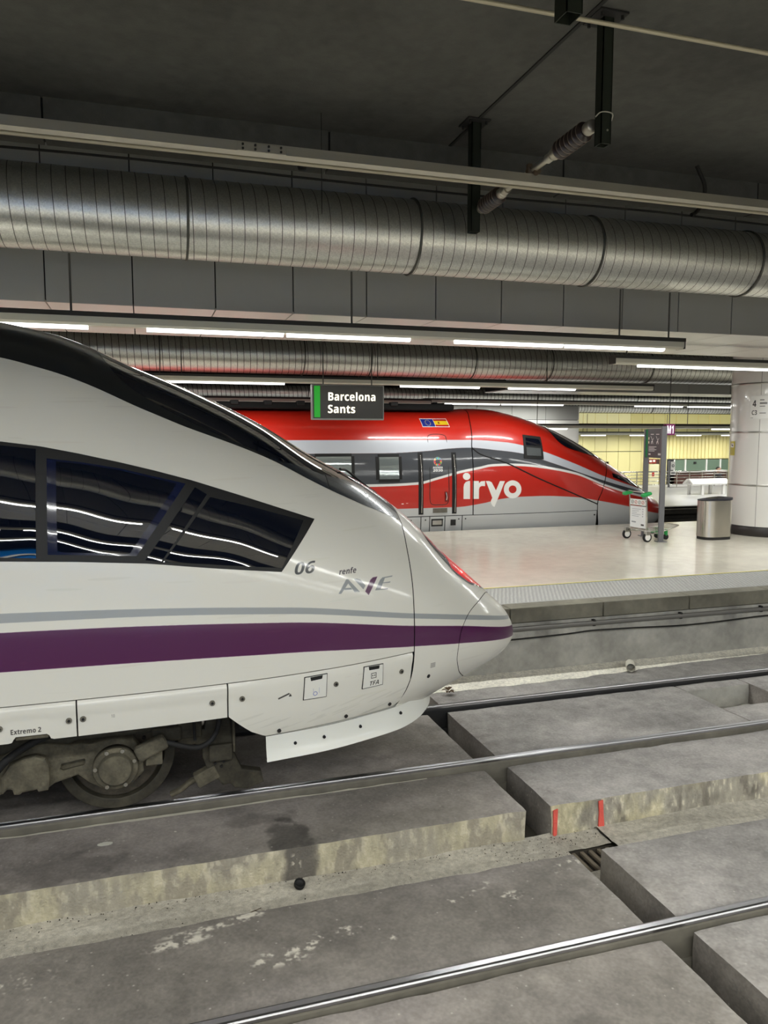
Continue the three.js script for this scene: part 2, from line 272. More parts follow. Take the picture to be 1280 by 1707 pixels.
// sand lying in the channel between the two tracks, and along the platform wall
function sandStrip(x0, x1, z0, z1, y, amp, nx, nz, fall = 0, s = 0) {
  return gridGeo(nx, nz, (u, v) => { const x = lerp(x0, x1, u), z = lerp(z1, z0, v); return [x, y + amp * (fbm(x * 3 + 33, z * 5 + 71 + s, 4096, 13, 4) - 0.5) + fall * Math.pow(v, 3), z]; });
}
const sand = obj('channel_sand', [sandStrip(XA, 3.24, -5.56, -4.76, -0.35, 0.05, 320, 24, 0.03), sandStrip(3.66, XB, -5.56, -4.76, -0.34, 0.05, 300, 24, 0.03), sandStrip(3.24, 3.66, -5.56, -5.3, -0.35, 0.05, 12, 8, 0.02), sandStrip(3.24, 3.66, -5.0, -4.76, -0.36, 0.04, 12, 8)], M.sand);
sand.userData = { label: 'pale sandy dirt filling the channel between the two tracks', category: 'sand', kind: 'stuff' };
const sand2 = obj('wall_sand', gridGeo(420, 12, (u, v) => { const x = lerp(2.2, 20, u), w = 0.14 + 0.5 * fbm(x * 0.8 + 5, 2, 4096, 17, 4) * smooth(8.5, 4.5, x) + 0.05 * fbm(x * 6 + 5, 7, 4096, 18, 3); return [x, YS + 0.003 + 0.05 * v * v + 0.012 * (fbm(x * 8 + 9, v * 3 + 9, 4096, 19, 3) - 0.4) * (v > 0.05 ? 1 : 0), lerp(-8.845 + w, -8.845, v)]; }), M.paleSand);
sand2.userData = { label: 'cream sand drifted along the foot of the platform wall', category: 'sand', kind: 'stuff' };
{ // crumbs and chips on the sand near the drain and along the slab foot
  const g = new THREE.IcosahedronGeometry(1, 0), m = new THREE.InstancedMesh(g, std(0x6d675b, 0.9), 420), o = new THREE.Object3D();
  for (let i = 0; i < 420; i++) {
    const near = i < 210, x = near ? 2.6 + rnd() * 1.2 : -1.6 + rnd() * 5.6, z = near ? -5.45 + rnd() * 0.6 : (rnd() < 0.6 ? -5.52 + rnd() * rnd() * 0.12 : -5.5 + rnd() * 0.6);
    if (x > 3.24 && x < 3.66 && z > -5.32 && z < -4.98) { o.scale.setScalar(0.001); }
    else o.scale.set(0.002 + rnd() * rnd() * 0.009, 0.002 + rnd() * 0.003, 0.002 + rnd() * rnd() * 0.007);
    o.position.set(x, -0.345 + 0.05 * (fbm(x * 3 + 33, z * 5 + 71, 4096, 13, 4) - 0.5) + 0.03 * Math.pow((z + 4.76) / -0.8, 3) + 0.001, z); o.rotation.set(rnd() * 3, rnd() * 3, rnd() * 3); o.updateMatrix(); m.setMatrixAt(i, o.matrix);
    const k = rnd(); m.setColorAt(i, new THREE.Color(k < 0.3 ? 0x2a241d : k < 0.7 ? 0x7d766a : 0xb8b1a0));
  }
  m.name = 'dirt_crumbs'; m.castShadow = m.receiveShadow = true; m.userData = { label: 'crumbs of grit and rust scattered over the channel sand', category: 'debris', kind: 'stuff' }; scene.add(m);
}
// rails
function rail(zFar, label, boot) {
  const zc = zFar + 0.036, t = thing('rail', label, 'rail', 'running rails');
  const head = [[-0.036, -0.03], [-0.036, -0.012], [-0.03, -0.004], [-0.018, 0], [0.018, 0], [0.03, -0.004], [0.036, -0.012], [0.036, -0.03]];
  obj('rail_head', alongX(head.map(([z, y]) => [zc + z, y]), XA, XB), M.railHead, t);
  obj('rail_web', [alongX([[-0.03, -0.03], [0.03, -0.03], [0.034, -0.05], [0.034, -0.25], [-0.034, -0.25], [-0.034, -0.05]].map(([z, y]) => [zc + z, y]), XA, XB), bx(XA, XB, -0.45, -0.25, zc - 0.06, zc + 0.06)], boot ? M.railBoot : M.railSide, t);
}
rail(-7.97, 'rail nearest the platform wall, with a black rubbery side', true);
rail(-6.48, 'rail under the near wheels of the white train', false);
rail(-3.875, 'shiny crowned rail in the foreground across the lower right corner', false);
rail(-2.37, 'rail closest to the camera, below the bottom edge of the picture', false);
// drain with its bars
{ const t = thing('drain_grate', 'rusty iron drain grate in the sand beside the trench', 'drain', null, [3.45, -0.385, -5.15]);
  obj('drain_frame', [box(0.44, 0.07, 0.02, 0, -0.02, 0.155), box(0.44, 0.07, 0.02, 0, -0.02, -0.155), box(0.02, 0.07, 0.3, 0.215, -0.02, 0), box(0.02, 0.07, 0.3, -0.215, -0.02, 0), box(0.42, 0.01, 0.29, 0, -0.07, 0)], std(0x3a352d, 0.9), t);
  for (let i = 0; i < 5; i++) obj('grate_bar', rbox(0.036, 0.03, 0.29, 0.008, -0.16 + i * 0.08, 0.0, 0), std(0x6d6455, 0.85), t); }
// litter
{ const t = thing('pipe_end', 'short grey ribbed pipe end lying at the foot of the platform wall', 'pipe', null, [6.12, 0.005, -8.56]);
  const g = lathe([[0.052, -0.1], [0.058, -0.1], [0.058, -0.06], [0.062, -0.05], [0.058, -0.04], [0.058, 0], [0.062, 0.01], [0.058, 0.02], [0.058, 0.1], [0.05, 0.1], [0.05, -0.09]], 28); g.rotateX(Math.PI / 2); g.rotateY(-0.55);
  obj('pipe_shell', g, std(0xc6c2b4, 0.8), t); const d = cyl(0.05, 0.05, 0.01, 0, 0, 0, 'z'); d.translate(0, 0, -0.02); d.rotateY(-0.55); obj('pipe_plug', d, M.concrete, t); }
{ const g = lathe([[0, 0.0], [0.038, 0.0], [0.042, 0.005], [0.042, 0.03], [0.036, 0.034], [0.033, 0.03], [0.033, 0.012], [0, 0.012]], 28); g.rotateX(0.5); g.rotateY(0.3);
  tag(obj('screw_lid', g.translate(1.03, -0.312, -5.42), M.black), 'small black round lid lying on the sand by the slab', 'lid'); }
{ const g = lathe([[0, 0], [0.03, 0], [0.034, 0.006], [0.02, 0.014], [0, 0.016]], 20); g.scale(1.2, 1, 0.8); tag(obj('flat_pebble', g.translate(-0.62, -0.335, -5.46), M.dark), 'dark flat pebble at the slab foot near the left edge', 'stone'); }
{ const t = thing('leaf_litter', 'small clump of brown dry leaves under the train nose', 'leaves', null, [3.45, -0.055, -8.4]);
  for (let i = 0; i < 6; i++) { const a = i * 1.1; obj('leaf', gridGeo(6, 3, (u, v) => { const w = Math.sin(Math.PI * u) * 0.025; return [u * 0.09 * Math.cos(a) - (v - 0.5) * w * 2 * Math.sin(a), 0.012 + 0.03 * Math.sin(u * 2.6) + i * 0.006, u * 0.09 * Math.sin(a) + (v - 0.5) * w * 2 * Math.cos(a)]; }), std(0x4d3c28, 0.9), t); } }
{ const t = thing('dry_twig', 'dry forked twigs on the sand below the dark stain', 'twig', null, [0.62, -0.33, -5.2]);
  obj('stem', [tube([[-0.1, 0, 0.02], [0, 0.012, 0], [0.1, 0.004, -0.05]], 0.003, 10, 5), tube([[0.02, 0.012, -0.005], [0.03, 0.03, 0.06], [0.02, 0.01, 0.12]], 0.0025, 8, 5), tube([[0.05, 0.01, -0.02], [0.09, 0.03, 0.03], [0.14, 0.03, 0.03]], 0.0025, 8, 5)], M.rust, t); }

// ---------------------------------------------------------------- platforms
const PY = 0.83;
const p1 = struct('floor', [bx(XA, 30, -0.5, PY - 0.04, -16.66, -9.12), bx(XA, 30, PY - 0.04, PY, -16.66, -10.12)], M.floor, scene);
// the kerb wall under the platform edge
struct('wall_platform', [bx(XA, 30, -0.5, 0.62, -9.13, -8.85)], M.concrete);
struct('wall_platform_far_side', [bx(XA, 30, -0.5, 0.6, -16.7, -16.6)], M.concrete);
const cop = new THREE.Group(); cop.name = 'platform_edge'; cop.userData = { kind: 'structure', label: 'platform edge of pale coping slabs' }; scene.add(cop);
for (let x = 4.48 - 1.385 * 14; x < 26; x += 1.385) obj('coping_slab', [rbox(1.373, 0.2, 0.27, 0.012, x + 0.69, PY - 0.1, -8.965)], M.coping, cop);
obj('edge_strip', bx(XA, 30, PY - 0.045, PY - 0.004, -10.12, -9.1), std(0x9b9b98, 0.6, 0.1), cop);
obj('yellow_line', bx(XA, 30, PY - 0.01, PY + 0.001, -10.16, -10.12), std(0xd8cf74, 0.5), cop);
{ const g = new THREE.CylinderGeometry(0.012, 0.019, 0.006, 8), m = new THREE.InstancedMesh(g, std(0xb9b9b5, 0.55, 0.1), 16 * 420), o = new THREE.Object3D(); let k = 0;
  for (let i = 0; i < 420; i++) for (let j = 0; j < 16; j++) { o.position.set(2.2 + i * 0.06 + (j % 2) * 0.03, PY, -9.15 - j * 0.0605 - 0.004 * (i % 3)); o.updateMatrix(); m.setMatrixAt(k++, o.matrix); }
  m.name = 'tactile_studs'; m.userData = { kind: 'stuff', label: 'grey studded warning strip along the platform edge' }; m.castShadow = m.receiveShadow = true; cop.add(m); }
// conduit and cable along the kerb wall
{ const t = thing('conduit', 'grey conduit with clips running under the platform coping', 'pipe');
  obj('pipe', rod([XA, 0.555, -8.815], [26, 0.555, -8.815], 0.032, 14), std(0x6f6d68, 0.7), t);
  for (let x = -8.2; x < 24; x += 1.385) obj('pipe_clip', rbox(0.04, 0.09, 0.055, 0.008, x + 0.06, 0.56, -8.822), M.dark, t); }
{ const pts = []; for (let x = XA; x < 26; x += 0.35) pts.push([x, 0.475 - 0.025 * fbm(x * 0.8 + 8, 1, 4096, 23, 3) - 0.03 * Math.abs(Math.sin(x * 1.1)), -8.775]);
  tag(obj('black_cable', tube(pts, 0.011, 420, 6), M.cable), 'black cable sagging along the kerb wall below the conduit', 'cable'); }
// bed of the red train's track, further platform
struct('floor', bx(XA, 30, -0.6, -0.1, -20.2, -16.6), std(0x3f3d3a, 0.95));
const p2 = struct('floor', bx(-6, 34, PY - 0.05, PY, -30.2, -20.25), std(0xbab9b8, 0.3, 0));
struct('wall_far_platform', [bx(-6, 34, -0.5, 0.26, -21, -20.45), bx(-6, 34, 0.26, 0.44, -21, -20.3), bx(-6, 34, 0.44, 0.6, -21, -20.5), bx(-6, 34, 0.6, PY - 0.05, -21, -20.3)], std(0x55524e, 0.9, 0, { map: texConcrete }));
obj('coping_slab', bx(-6, 34, PY - 0.09, PY + 0.004, -20.5, -20.25), M.coping, p2);
for (const [z, y] of [[-17.65, 0], [-19.1, 0]]) { const t = thing('rail', z > -18 ? 'rail under the red train nearest the pale platform' : 'rail under the far side of the red train', 'rail', 'running rails'); obj('rail_head', bx(XA, 30, -0.03, 0, z - 0.036, z + 0.036), M.railHead, t); obj('rail_web', bx(XA, 30, -0.12, -0.03, z - 0.02, z + 0.02), M.railSide, t); }
// the platform the picture was taken from
struct('floor', [bx(XA, 30, -0.5, PY, -1.45, 7.2)], M.floor);
struct('floor', [bx(XA, 30, -0.6, -0.1, 7.2, 12.5)], M.bed);

// ---------------------------------------------------------------- ceiling, beams, walls
const CY = 6.6;
struct('ceiling', [bx(-16, 36, CY, CY + 0.3, -42, 16)], M.ceil);
struct('wall_back', bx(-16, 36, -0.6, CY, -42.3, -42), std(0x2c2c2b, 0.9));
struct('wall_left', bx(-16.3, -16, -0.6, CY, -42, 16), std(0x4a4946, 0.9));
struct('wall_right', bx(36, 36.3, -0.6, CY, -42, 16), std(0x4a4946, 0.9));
struct('wall_behind', bx(-16, 36, -0.6, CY, 12.5, 12.8), std(0x4a4946, 0.9));
struct('floor', bx(-16, 36, -0.7, -0.6, -42, 12.5), M.dark);
function upperBeam(z, dir, label) {                 // plain concrete downstand above the duct, cast in lengths
  const b = struct('beam', bx(-16, 36, 6.22, CY, z - 0.1, z + 0.1), M.joint);
  for (let x = -0.9 - 3.1 * 4; x < 34; x += 3.1) obj('beam_panel', bx(x + 0.012, x + 3.088, 6.2, CY - 0.002, z - 0.14, z + 0.14), M.ceil, b);
}
upperBeam(-9.3);
function cladBeam(z0, z1, y0, y1, x0, x1, near, n0, pitch = 1) {   // panel-clad beam: face panels and soffit panels with open joints
  const b = struct('beam', bx(x0, x1, y0 + 0.03, y1, Math.min(z0, z1) + 0.03, Math.max(z0, z1) - 0.03), M.joint);
  const s = Math.sign(z1 - z0);
  for (let x = n0; x < x1; x += pitch) { const a = Math.max(x, x0) + 0.008, c = Math.min(x + pitch, x1) - 0.008; if (c - a < 0.05) continue;
    obj('face_panel', bx(a, c, y0, y1, z0, z0 + s * 0.03), M.panel, b);
    obj('soffit_panel', bx(a, c, y0, y0 + 0.03, z0 + s * 0.034, (z0 + z1) / 2 - s * 0.006), M.soffit, b);
    obj('soffit_panel', bx(a, c, y0, y0 + 0.03, (z0 + z1) / 2 + s * 0.006, z1), M.soffit, b); }
  return b;
}
cladBeam(-10.2, -13.0, 4.65, CY, -16, 36, 0, -16.05);
cladBeam(-0.1, 2.7, 4.65, CY, -16, 36, 0, -16.05, 1);
cladBeam(-19.4, -20.8, 4.3, CY, 9.6, 36, 0, 9.6, 1.5);
// ceiling joints (thin recessed lines read as dark fillets) carried by the ceiling
{ const c = scene.getObjectByName('ceiling'); for (const x of [-4.2, 3.72, 11.6]) obj('ceiling_joint', bx(x - 0.018, x + 0.018, CY - 0.012, CY + 0.01, -9.16, -1.2), M.dark, c); }

// ---------------------------------------------------------------- spiral ducts
function duct(label, y, z, r, x0, x1, flanges, pitch = 0.137, dir = 1) {
  const t = thing('ventilation_duct', label, 'duct', null), NSH = Math.abs(z) < 12 ? 48 : 36;
  obj('duct_shell', gridGeo(Math.round((x1 - x0) / 0.8), NSH, (u, v) => [lerp(x0, x1, u), y - r * Math.cos(v * 2 * Math.PI), z + dir * r * Math.sin(v * 2 * Math.PI)], (p, u, v) => [p[0], v * 2 * Math.PI * r]), M.galv, t, false);
  const pts = [], turns = (x1 - x0) / pitch, NS = Math.abs(z) < 12 ? 48 : 36, n = Math.round(turns * NS), pos = [], idx = [], rr = 0.0032 * Math.max(1, Math.abs(z) / 11);
  for (let i = 0; i <= n; i++) { const a = i / NS * 2 * Math.PI, x = x0 + pitch * i / NS, c = Math.cos(a), s = Math.sin(a); pos.push(x - rr * 1.4, y - r * 0.999 * c, z - r * 0.999 * s, x, y - (r + rr) * c, z - (r + rr) * s, x + rr * 1.4, y - r * 0.999 * c, z - r * 0.999 * s); if (i < n) { const b = i * 3; idx.push(b, b + 1, b + 3, b + 1, b + 4, b + 3, b + 1, b + 2, b + 4, b + 2, b + 5, b + 4); } }
  const g = new THREE.BufferGeometry(); g.setAttribute('position', new THREE.Float32BufferAttribute(pos, 3)); g.setIndex(idx); g.computeVertexNormals();
  obj('spiral_seam', g, M.galvDark, t);
  for (const f of flanges) { const q = new THREE.TorusGeometry(r + 0.008, 0.014, 8, 48); q.rotateY(Math.PI / 2); obj('joint_band', q.translate(f, y, z), M.galvDark, t); }
  return t;
}
const d1 = duct('large galvanised spiral duct crossing the upper picture above the white train', 5.45, -9.1, 0.43, -15, 30, [-9.2, -6.8, -4.4, -1.9, 0.54, 3.18, 5.62, 8.1, 10.6, 13, 15.5, 18]);
for (const x of [-0.66, -0.53]) { const q = new THREE.TorusGeometry(0.432, 0.006, 4, 40, 2.2); q.scale(1, 1, 5); q.rotateY(-Math.PI / 2); q.rotateX(-2.35); obj('tape_band', q.translate(x, 5.45, -9.1), M.steel, d1); }
duct('second galvanised spiral duct below the clad beam over the far platform edge', 4.8, -16.9, 0.41, -15, 30, [-3, 0.4, 3.4, 4.9, 7.4, 9.4, 12.2, 15, 18]);
duct('thin spiral duct running behind the red train roof', 4.42, -24, 0.19, -6, 33, [5, 9, 13, 17], 0.137);
duct('spiral duct hung just above the yellow panelled wall', 4.2, -27.2, 0.22, 15.6, 33, [16.5, 20, 24], 0.137);
duct('spiral duct above the platform behind the camera', 5.45, -1.4, 0.43, -15, 24, [-6, -2, 2, 6], 0.274);

// ---------------------------------------------------------------- fluorescent battens
function batten(label, y, z, x0, x1, tubes, hangers, top = 5.1, power = 1) {
  const t = thing('light_batten', label, 'light fixture', 'fluorescent battens');
  obj('housing', alongX([[-0.09, y + 0.03], [-0.06, y + 0.005], [0.06, y + 0.005], [0.09, y + 0.03], [0.09, y + 0.1], [-0.09, y + 0.1]].map(([a, b]) => [z + a, b]), x0, x1), M.lampBody, t);
  obj('cable_tray', bx(x0 - 0.01, x1 + 0.01, y + 0.1, y + 0.15, z - 0.11, z + 0.11), M.lampTop, t);
  for (const e of [x0 - 0.02, x1]) obj('end_cap', bx(e, e + 0.02, y + 0.005, y + 0.1, z - 0.09, z + 0.09), M.lampTop, t);
  for (const [a, b] of tubes) {
    const g = new THREE.CylinderGeometry(0.055, 0.055, b - a - 0.02, 14, 1, false, 0, Math.PI); g.rotateZ(Math.PI / 2); g.rotateX(Math.PI / 2); g.scale(1, 0.75, 1);
    const L = obj('lamp_lens', g.translate((a + b) / 2, y + 0.006, z), M.tube, t);
  }
  { // one area light for each run of touching tubes, just under the lenses
    const runs = []; for (const [a, b] of tubes) { const l = runs[runs.length - 1]; if (l && a - l[1] < 0.1 && b - l[0] < 3.4) l[1] = b; else runs.push([a, b]); }
    for (const [a, b] of runs) { const q = new THREE.RectAreaLight(TUBE_COLOR, TUBE_RADIANCE * power, b - a - 0.03, 0.11); q.position.set((a + b) / 2, y - 0.045, z); q.lookAt((a + b) / 2, y - 5, z); q.castShadow = true; t.add(q); }
  }
  for (const h of hangers) obj('hanger_rod', rod([h, y + 0.14, z], [h, top, z], 0.012, 8), M.galvDark, t);
  return t;
}
const pairs = (list) => list.flatMap(a => [[a, a + 1.58], [a + 1.6, a + 3.18]]);
batten('nearest fluorescent batten row ending in mid air below the large duct', 4.26, -9.3, -14.5, 7.3, [[-14, -12.42], ...pairs([-11.7, -7.9, -4.1].slice(0, 2)), [-3.75, -2.17], [-2.1, -0.52], ...pairs([0.08, 3.84])], [-9, -5, -0.7, 2.5, 6.3, 7.1], 5.04);
batten('batten row that starts in mid air left of the white column', 4.26, -11.5, 7.68, 26, [[8.15, 9.73], [9.75, 11.33], ...pairs([11.9, 15.7, 19.5])], [7.95, 12, 16, 20], 4.7);
batten('batten row over the far platform edge with the destination sign below', 4.14, -16.1, -14.5, 11.85, [...pairs([-12, -8.2]), [-3.6, -2.02], [-1.1, 0.4], [0.42, 2.9 - 0.02], [5.4, 7.3], [8.0, 9.75]], [-6, 0.8, 4.9, 9], 5.2);
batten('batten row beyond the red train starting right of the sign', 4.09, -23.2, 8.6, 33, [[9.3, 11.25], [11.3, 13.6], [16.4, 18.4], [18.6, 20.6], ...pairs([22, 26])], [9, 14, 19], 6.5);
batten('batten row behind the red train roof left of its nose', 3.98, -21.6, -5, 8.2, [...pairs([-4, 0, 4]), ], [0, 6], 6.5);
batten('low batten run with dark tray crossing in front of the clad pillar', 3.29, -22.4, 11.6, 32, [[12.35, 13.3], [19, 20.6], [20.7, 22.3], [23, 24.6]], [12.2, 18, 24], 6.5);
batten('batten row close in front of the yellow wall', 3.08, -28.7, 14, 32, [[17.7, 18.9], [20.1, 21.0], [22.5, 23.8], [24.9, 26.3]], [18, 22], 3.98, 1.7);
batten('batten row above the platform edge below the camera', 4.26, -1.0, -14.5, 20, pairs([-13.6, -9.8, -6, -2.2, 1.6, 5.4, 9.2, 13]), [-8, -2, 4], 5, 1.5);
batten('batten row over the middle of the platform behind the camera', 4.26, 3.3, -14.5, 20, pairs([-13, -9.2, -5.4, -1.6, 2.2, 6, 9.8, 13.6]), [-8, -2, 4], 6.5, 1.2);
batten('batten row over the far edge of the platform behind the camera', 4.26, 6.6, -14.5, 20, pairs([-12, -8.2, -4.4, -0.6, 3.2, 7, 11]), [-8, -2, 4], 6.5, 1.4);

// ---------------------------------------------------------------- rigid overhead line
{
  const t = thing('overhead_conductor', 'rigid aluminium overhead conductor bar running above the white train', 'power rail');
  const y = 5.52, z = TC;
  obj('bar_profile', alongX([[-0.025, 0.012], [-0.05, 0.045], [-0.012, 0.06], [-0.012, 0.1], [-0.045, 0.105], [-0.045, 0.12], [0.045, 0.12], [0.045, 0.105], [0.012, 0.1], [0.012, 0.06], [0.05, 0.045], [0.025, 0.012]].map(([a, b]) => [z + a * 0.9, y + b]), XA, 28), M.alu, t);
  obj('bar_web', bx(XA, 28, y + 0.04, y + 0.13, z + 0.02, z + 0.04), M.alu, t);
  obj('contact_wire', rod([XA, y, z], [28, y, z], 0.016, 10), M.wire, t);
  const sp = obj('splice_plate', rbox(0.44, 0.075, 0.012, 0.004, 1.1, y + 0.082, z + 0.046), M.alu, t);
  for (const x of [0.93, 1.04, 1.16, 1.27]) for (const b of [-0.018, 0.018]) obj('bolt', cyl(0.011, 0.011, 0.014, x, y + 0.082 + b, z + 0.058, 'z', 6), M.dark, sp);
  obj('clamp', [rbox(0.1, 0.06, 0.07, 0.012, 3.8, y + 0.16, z), cyl(0.035, 0.035, 0.05, 3.83, y + 0.15, z + 0.06, 'z', 14), rbox(0.05, 0.09, 0.05, 0.01, 3.78, y + 0.19, z)], M.rust, t);
}
function post(x, z, y0, label, w = 0.1, wd = 0.1) {
  const t = thing('hanger_post', label, 'post', 'ceiling hanger posts', [x, 0, z]);
  const h = CY - y0, k = 0.008;
  obj('post_tube', [box(w, h, k, 0, y0 + h / 2, wd / 2 - k / 2), box(w, h, k, 0, y0 + h / 2, -wd / 2 + k / 2), box(k, h, wd, w / 2 - k / 2, y0 + h / 2, 0), box(k, h, wd, -w / 2 + k / 2, y0 + h / 2, 0)], M.darkGreen, t);
  obj('base_plate', rbox(0.28, 0.02, 0.28, 0.005, 0, CY - 0.011, 0), M.dark, t);
  for (const sx of [-0.1, 0.1]) for (const sz of [-0.1, 0.1]) obj('anchor_bolt', cyl(0.013, 0.013, 0.04, sx, CY - 0.035, sz, 'y', 6), M.dark, t);
  return t;
}
const pn = post(3.88, -6.06, 5.55, 'near dark green hanger post holding the larger insulator');
obj('strap', tube([[-0.09, 5.77, 0.02], [-0.06, 5.8, 0.057], [0.056, 5.795, 0.057], [0.062, 5.75, 0.03]], 0.006, 16, 6), M.alu, pn);
obj('rivet', cyl(0.009, 0.009, 0.01, 0.01, 5.66, 0.053, 'z', 8), M.alu, pn);
post(3.72, -8.42, 5.38, 'far dark green hanger post in front of the large duct', 0.11, 0.11);
post(3.02, -5.2, 6.04, 'short dark green post stub at the top edge of the picture', 0.13, 0.17);
// the cross rod with its two insulators
{
  const a = V(3.85, 5.755, -6.16), b = V(3.765, 5.625, -8.36), at = k => a.clone().lerp(b, k).toArray();
  const t = thing('support_rod', 'pale cross rod carrying the conductor bar between the hanger posts', 'rod');
  obj('rod', rod(at(0.31), at(0.72), 0.03, 16), M.alu, t);
  obj('collar', [rod(at(0.29), at(0.34), 0.045, 16), rod(at(0.7), at(0.74), 0.045, 16)], M.alu, t);
  const ins = (k0, k1, label, r) => {
    const q = thing('insulator', label, 'insulator', 'rod insulators'), L = a.distanceTo(b) * Math.abs(k1 - k0), prof = [[0, -L / 2], [0.036, -L / 2], [0.045, -L * 0.33]];
    const put = g => { g.applyQuaternion(new THREE.Quaternion().setFromUnitVectors(V(0, 1, 0), b.clone().sub(a).normalize())); const c = at((k0 + k1) / 2); return g.translate(...c); };
    for (let i = 0; i < 7; i++) { const f = -L * 0.32 + L * 0.64 * i / 6.6, g = L * 0.64 / 6.6; const R = r; obj('shed', put(lathe([[0.048, f], [R, f + g * 0.32], [R + 0.003, f + g * 0.4], [R, f + g * 0.48], [0.048, f + g * 0.55]], 32)), M.porcelain, q); obj('shed_rim', put(lathe([[R - 0.003, f + g * 0.34], [R + 0.005, f + g * 0.36], [R + 0.005, f + g * 0.44], [R - 0.003, f + g * 0.46]], 32)), M.shedRim, q); }
    obj('core', put(cyl(0.045, 0.045, L * 0.7, 0, 0, 0, 'y', 20)), M.porcelain, q);
    for (const s of [-1, 1]) obj('end_fitting', put(lathe([[0, s * L * 0.5], [0.05, s * L * 0.5], [0.058, s * L * 0.45], [0.058, s * L * 0.36], [0.045, s * L * 0.33], [0, s * L * 0.33]], 24)), M.alu, q);
  };
  ins(0.0, 0.3, 'larger ribbed dark insulator hanging beside the near post', 0.085);
  ins(0.735, 0.99, 'smaller ribbed insulator in front of the far post', 0.085);
}
tag(obj('tension_wire', [rod([XA, 6.24, -5.6], [3.6, 6.285, -5.6], 0.018, 8), rod([3.6, 6.285, -5.6], [30, 6.27, -5.6], 0.018, 8)], M.wire), 'pale earth wire crossing the dark ceiling at the top right', 'cable');
{ const pts = []; for (let x = XA; x < 26; x += 1.2) pts.push([x, 5.98 - 0.03 * Math.abs(Math.sin(x * 0.5)), -8.9]); tag(obj('feeder_cable', tube(pts, 0.013, 160, 6), M.cable), 'thin black cable running along the beam above the duct', 'cable'); }
tag(obj('dropper_wire', [rod([1.98, 5.5, -8.62], [1.98, 6.57, -8.62], 0.004, 6)], M.cable), 'thin vertical wire hanging behind the conductor bar', 'wire');
tag(obj('cable_loop', tube([[6.9, 6.5, -8.6], [7.04, 6.25, -8.6], [7.05, 6.05, -8.66], [6.95, 5.93, -8.66], [6.88, 5.9, -8.64]], 0.025, 24, 8), M.cable), 'thick black cable loop dropping from the ceiling to the duct at right', 'cable');
tag(obj('round_junction_box', [lathe([[0, -0.05], [0.045, -0.05], [0.055, -0.02], [0.055, 0.05], [0, 0.05]], 20).translate(1.86, 6.16, -9.1)], M.dark), 'small round dark box on the beam above the duct', 'junction box');

// ---------------------------------------------------------------- train bodies: a surface given by top, bottom, width and roundness along x
function hull(k) {
  const yt = pchip(k.xt, k.yt), yb = pchip(k.xb, k.yb), w = pchip(k.xw, k.w), ym = pchip(k.xm, k.ym), n = pchip(k.xn, k.n), l = pchip(k.xl, k.l), c = k.c;
  const H = { yt, yb, w, ym, c };
  H.P = (x, s, side = 1, off = 0) => {             // s 0 = ridge, 1 = widest, 2 = keel
    const q = s2 => { const a = clamp(s2, 0, 1) * Math.PI / 2, b = clamp(s2 - 1, 0, 1) * Math.PI / 2; return s2 <= 1 ? [ym(x) + (yt(x) - ym(x)) * Math.pow(Math.max(0, Math.cos(a)), 2 / n(x)), w(x) * Math.pow(Math.sin(a), 2 / n(x))] : [ym(x) - (ym(x) - yb(x)) * Math.pow(Math.sin(b), 2 / l(x)), w(x) * Math.pow(Math.max(0, Math.cos(b)), 2 / l(x))]; };
    const [y, z] = q(s); if (!off) return [x, y, c + side * z];
    const e = 0.01, [y1, z1] = q(Math.max(0, s - e)), [y2, z2] = q(Math.min(2, s + e)), ty = y2 - y1, tz = z2 - z1, L = Math.hypot(ty, tz) || 1;
    return [x, y + off * tz / L, c + side * (z - off * ty / L)];
  };
  H.hw = (x, y) => { const m = ym(x); if (y >= m) { const q = clamp((y - m) / (yt(x) - m), 0, 1); return w(x) * Math.pow(1 - Math.pow(q, n(x)), 1 / n(x)); } const q = clamp((m - y) / (m - yb(x)), 0, 1); return w(x) * Math.pow(1 - Math.pow(q, l(x)), 1 / l(x)); };
  H.at = (x, y, off = 0) => {                        // point on the near side above (x, y), moved out by off
    const e = 0.006, h = H.hw(x, y), hx = (H.hw(x + e, y) - H.hw(x - e, y)) / (2 * e), hy = (H.hw(x, y + e) - H.hw(x, y - e)) / (2 * e), L = Math.hypot(hx, hy, 1);
    return [x - off * hx / L, y - off * hy / L, c + h + off / L];
  };
  H.sAt = (x, y) => { const m = ym(x); if (y >= m) return 2 / Math.PI * Math.acos(clamp(Math.pow((y - m) / (yt(x) - m), n(x) / 2), 0, 1)); return 1 + 2 / Math.PI * Math.asin(clamp(Math.pow((m - y) / (m - yb(x)), l(x) / 2), 0, 1)); };
  return H;
}
function resample(poly, n) { const d = [0]; for (let i = 1; i < poly.length; i++) d.push(d[i - 1] + Math.hypot(poly[i][0] - poly[i - 1][0], poly[i][1] - poly[i - 1][1])); const L = d[d.length - 1]; return t => { const q = t * L; let i = 0; while (i < poly.length - 2 && q > d[i + 1]) i++; const f = (q - d[i]) / (d[i + 1] - d[i] || 1); return [lerp(poly[i][0], poly[i + 1][0], f), lerp(poly[i][1], poly[i + 1][1], f)]; }; }
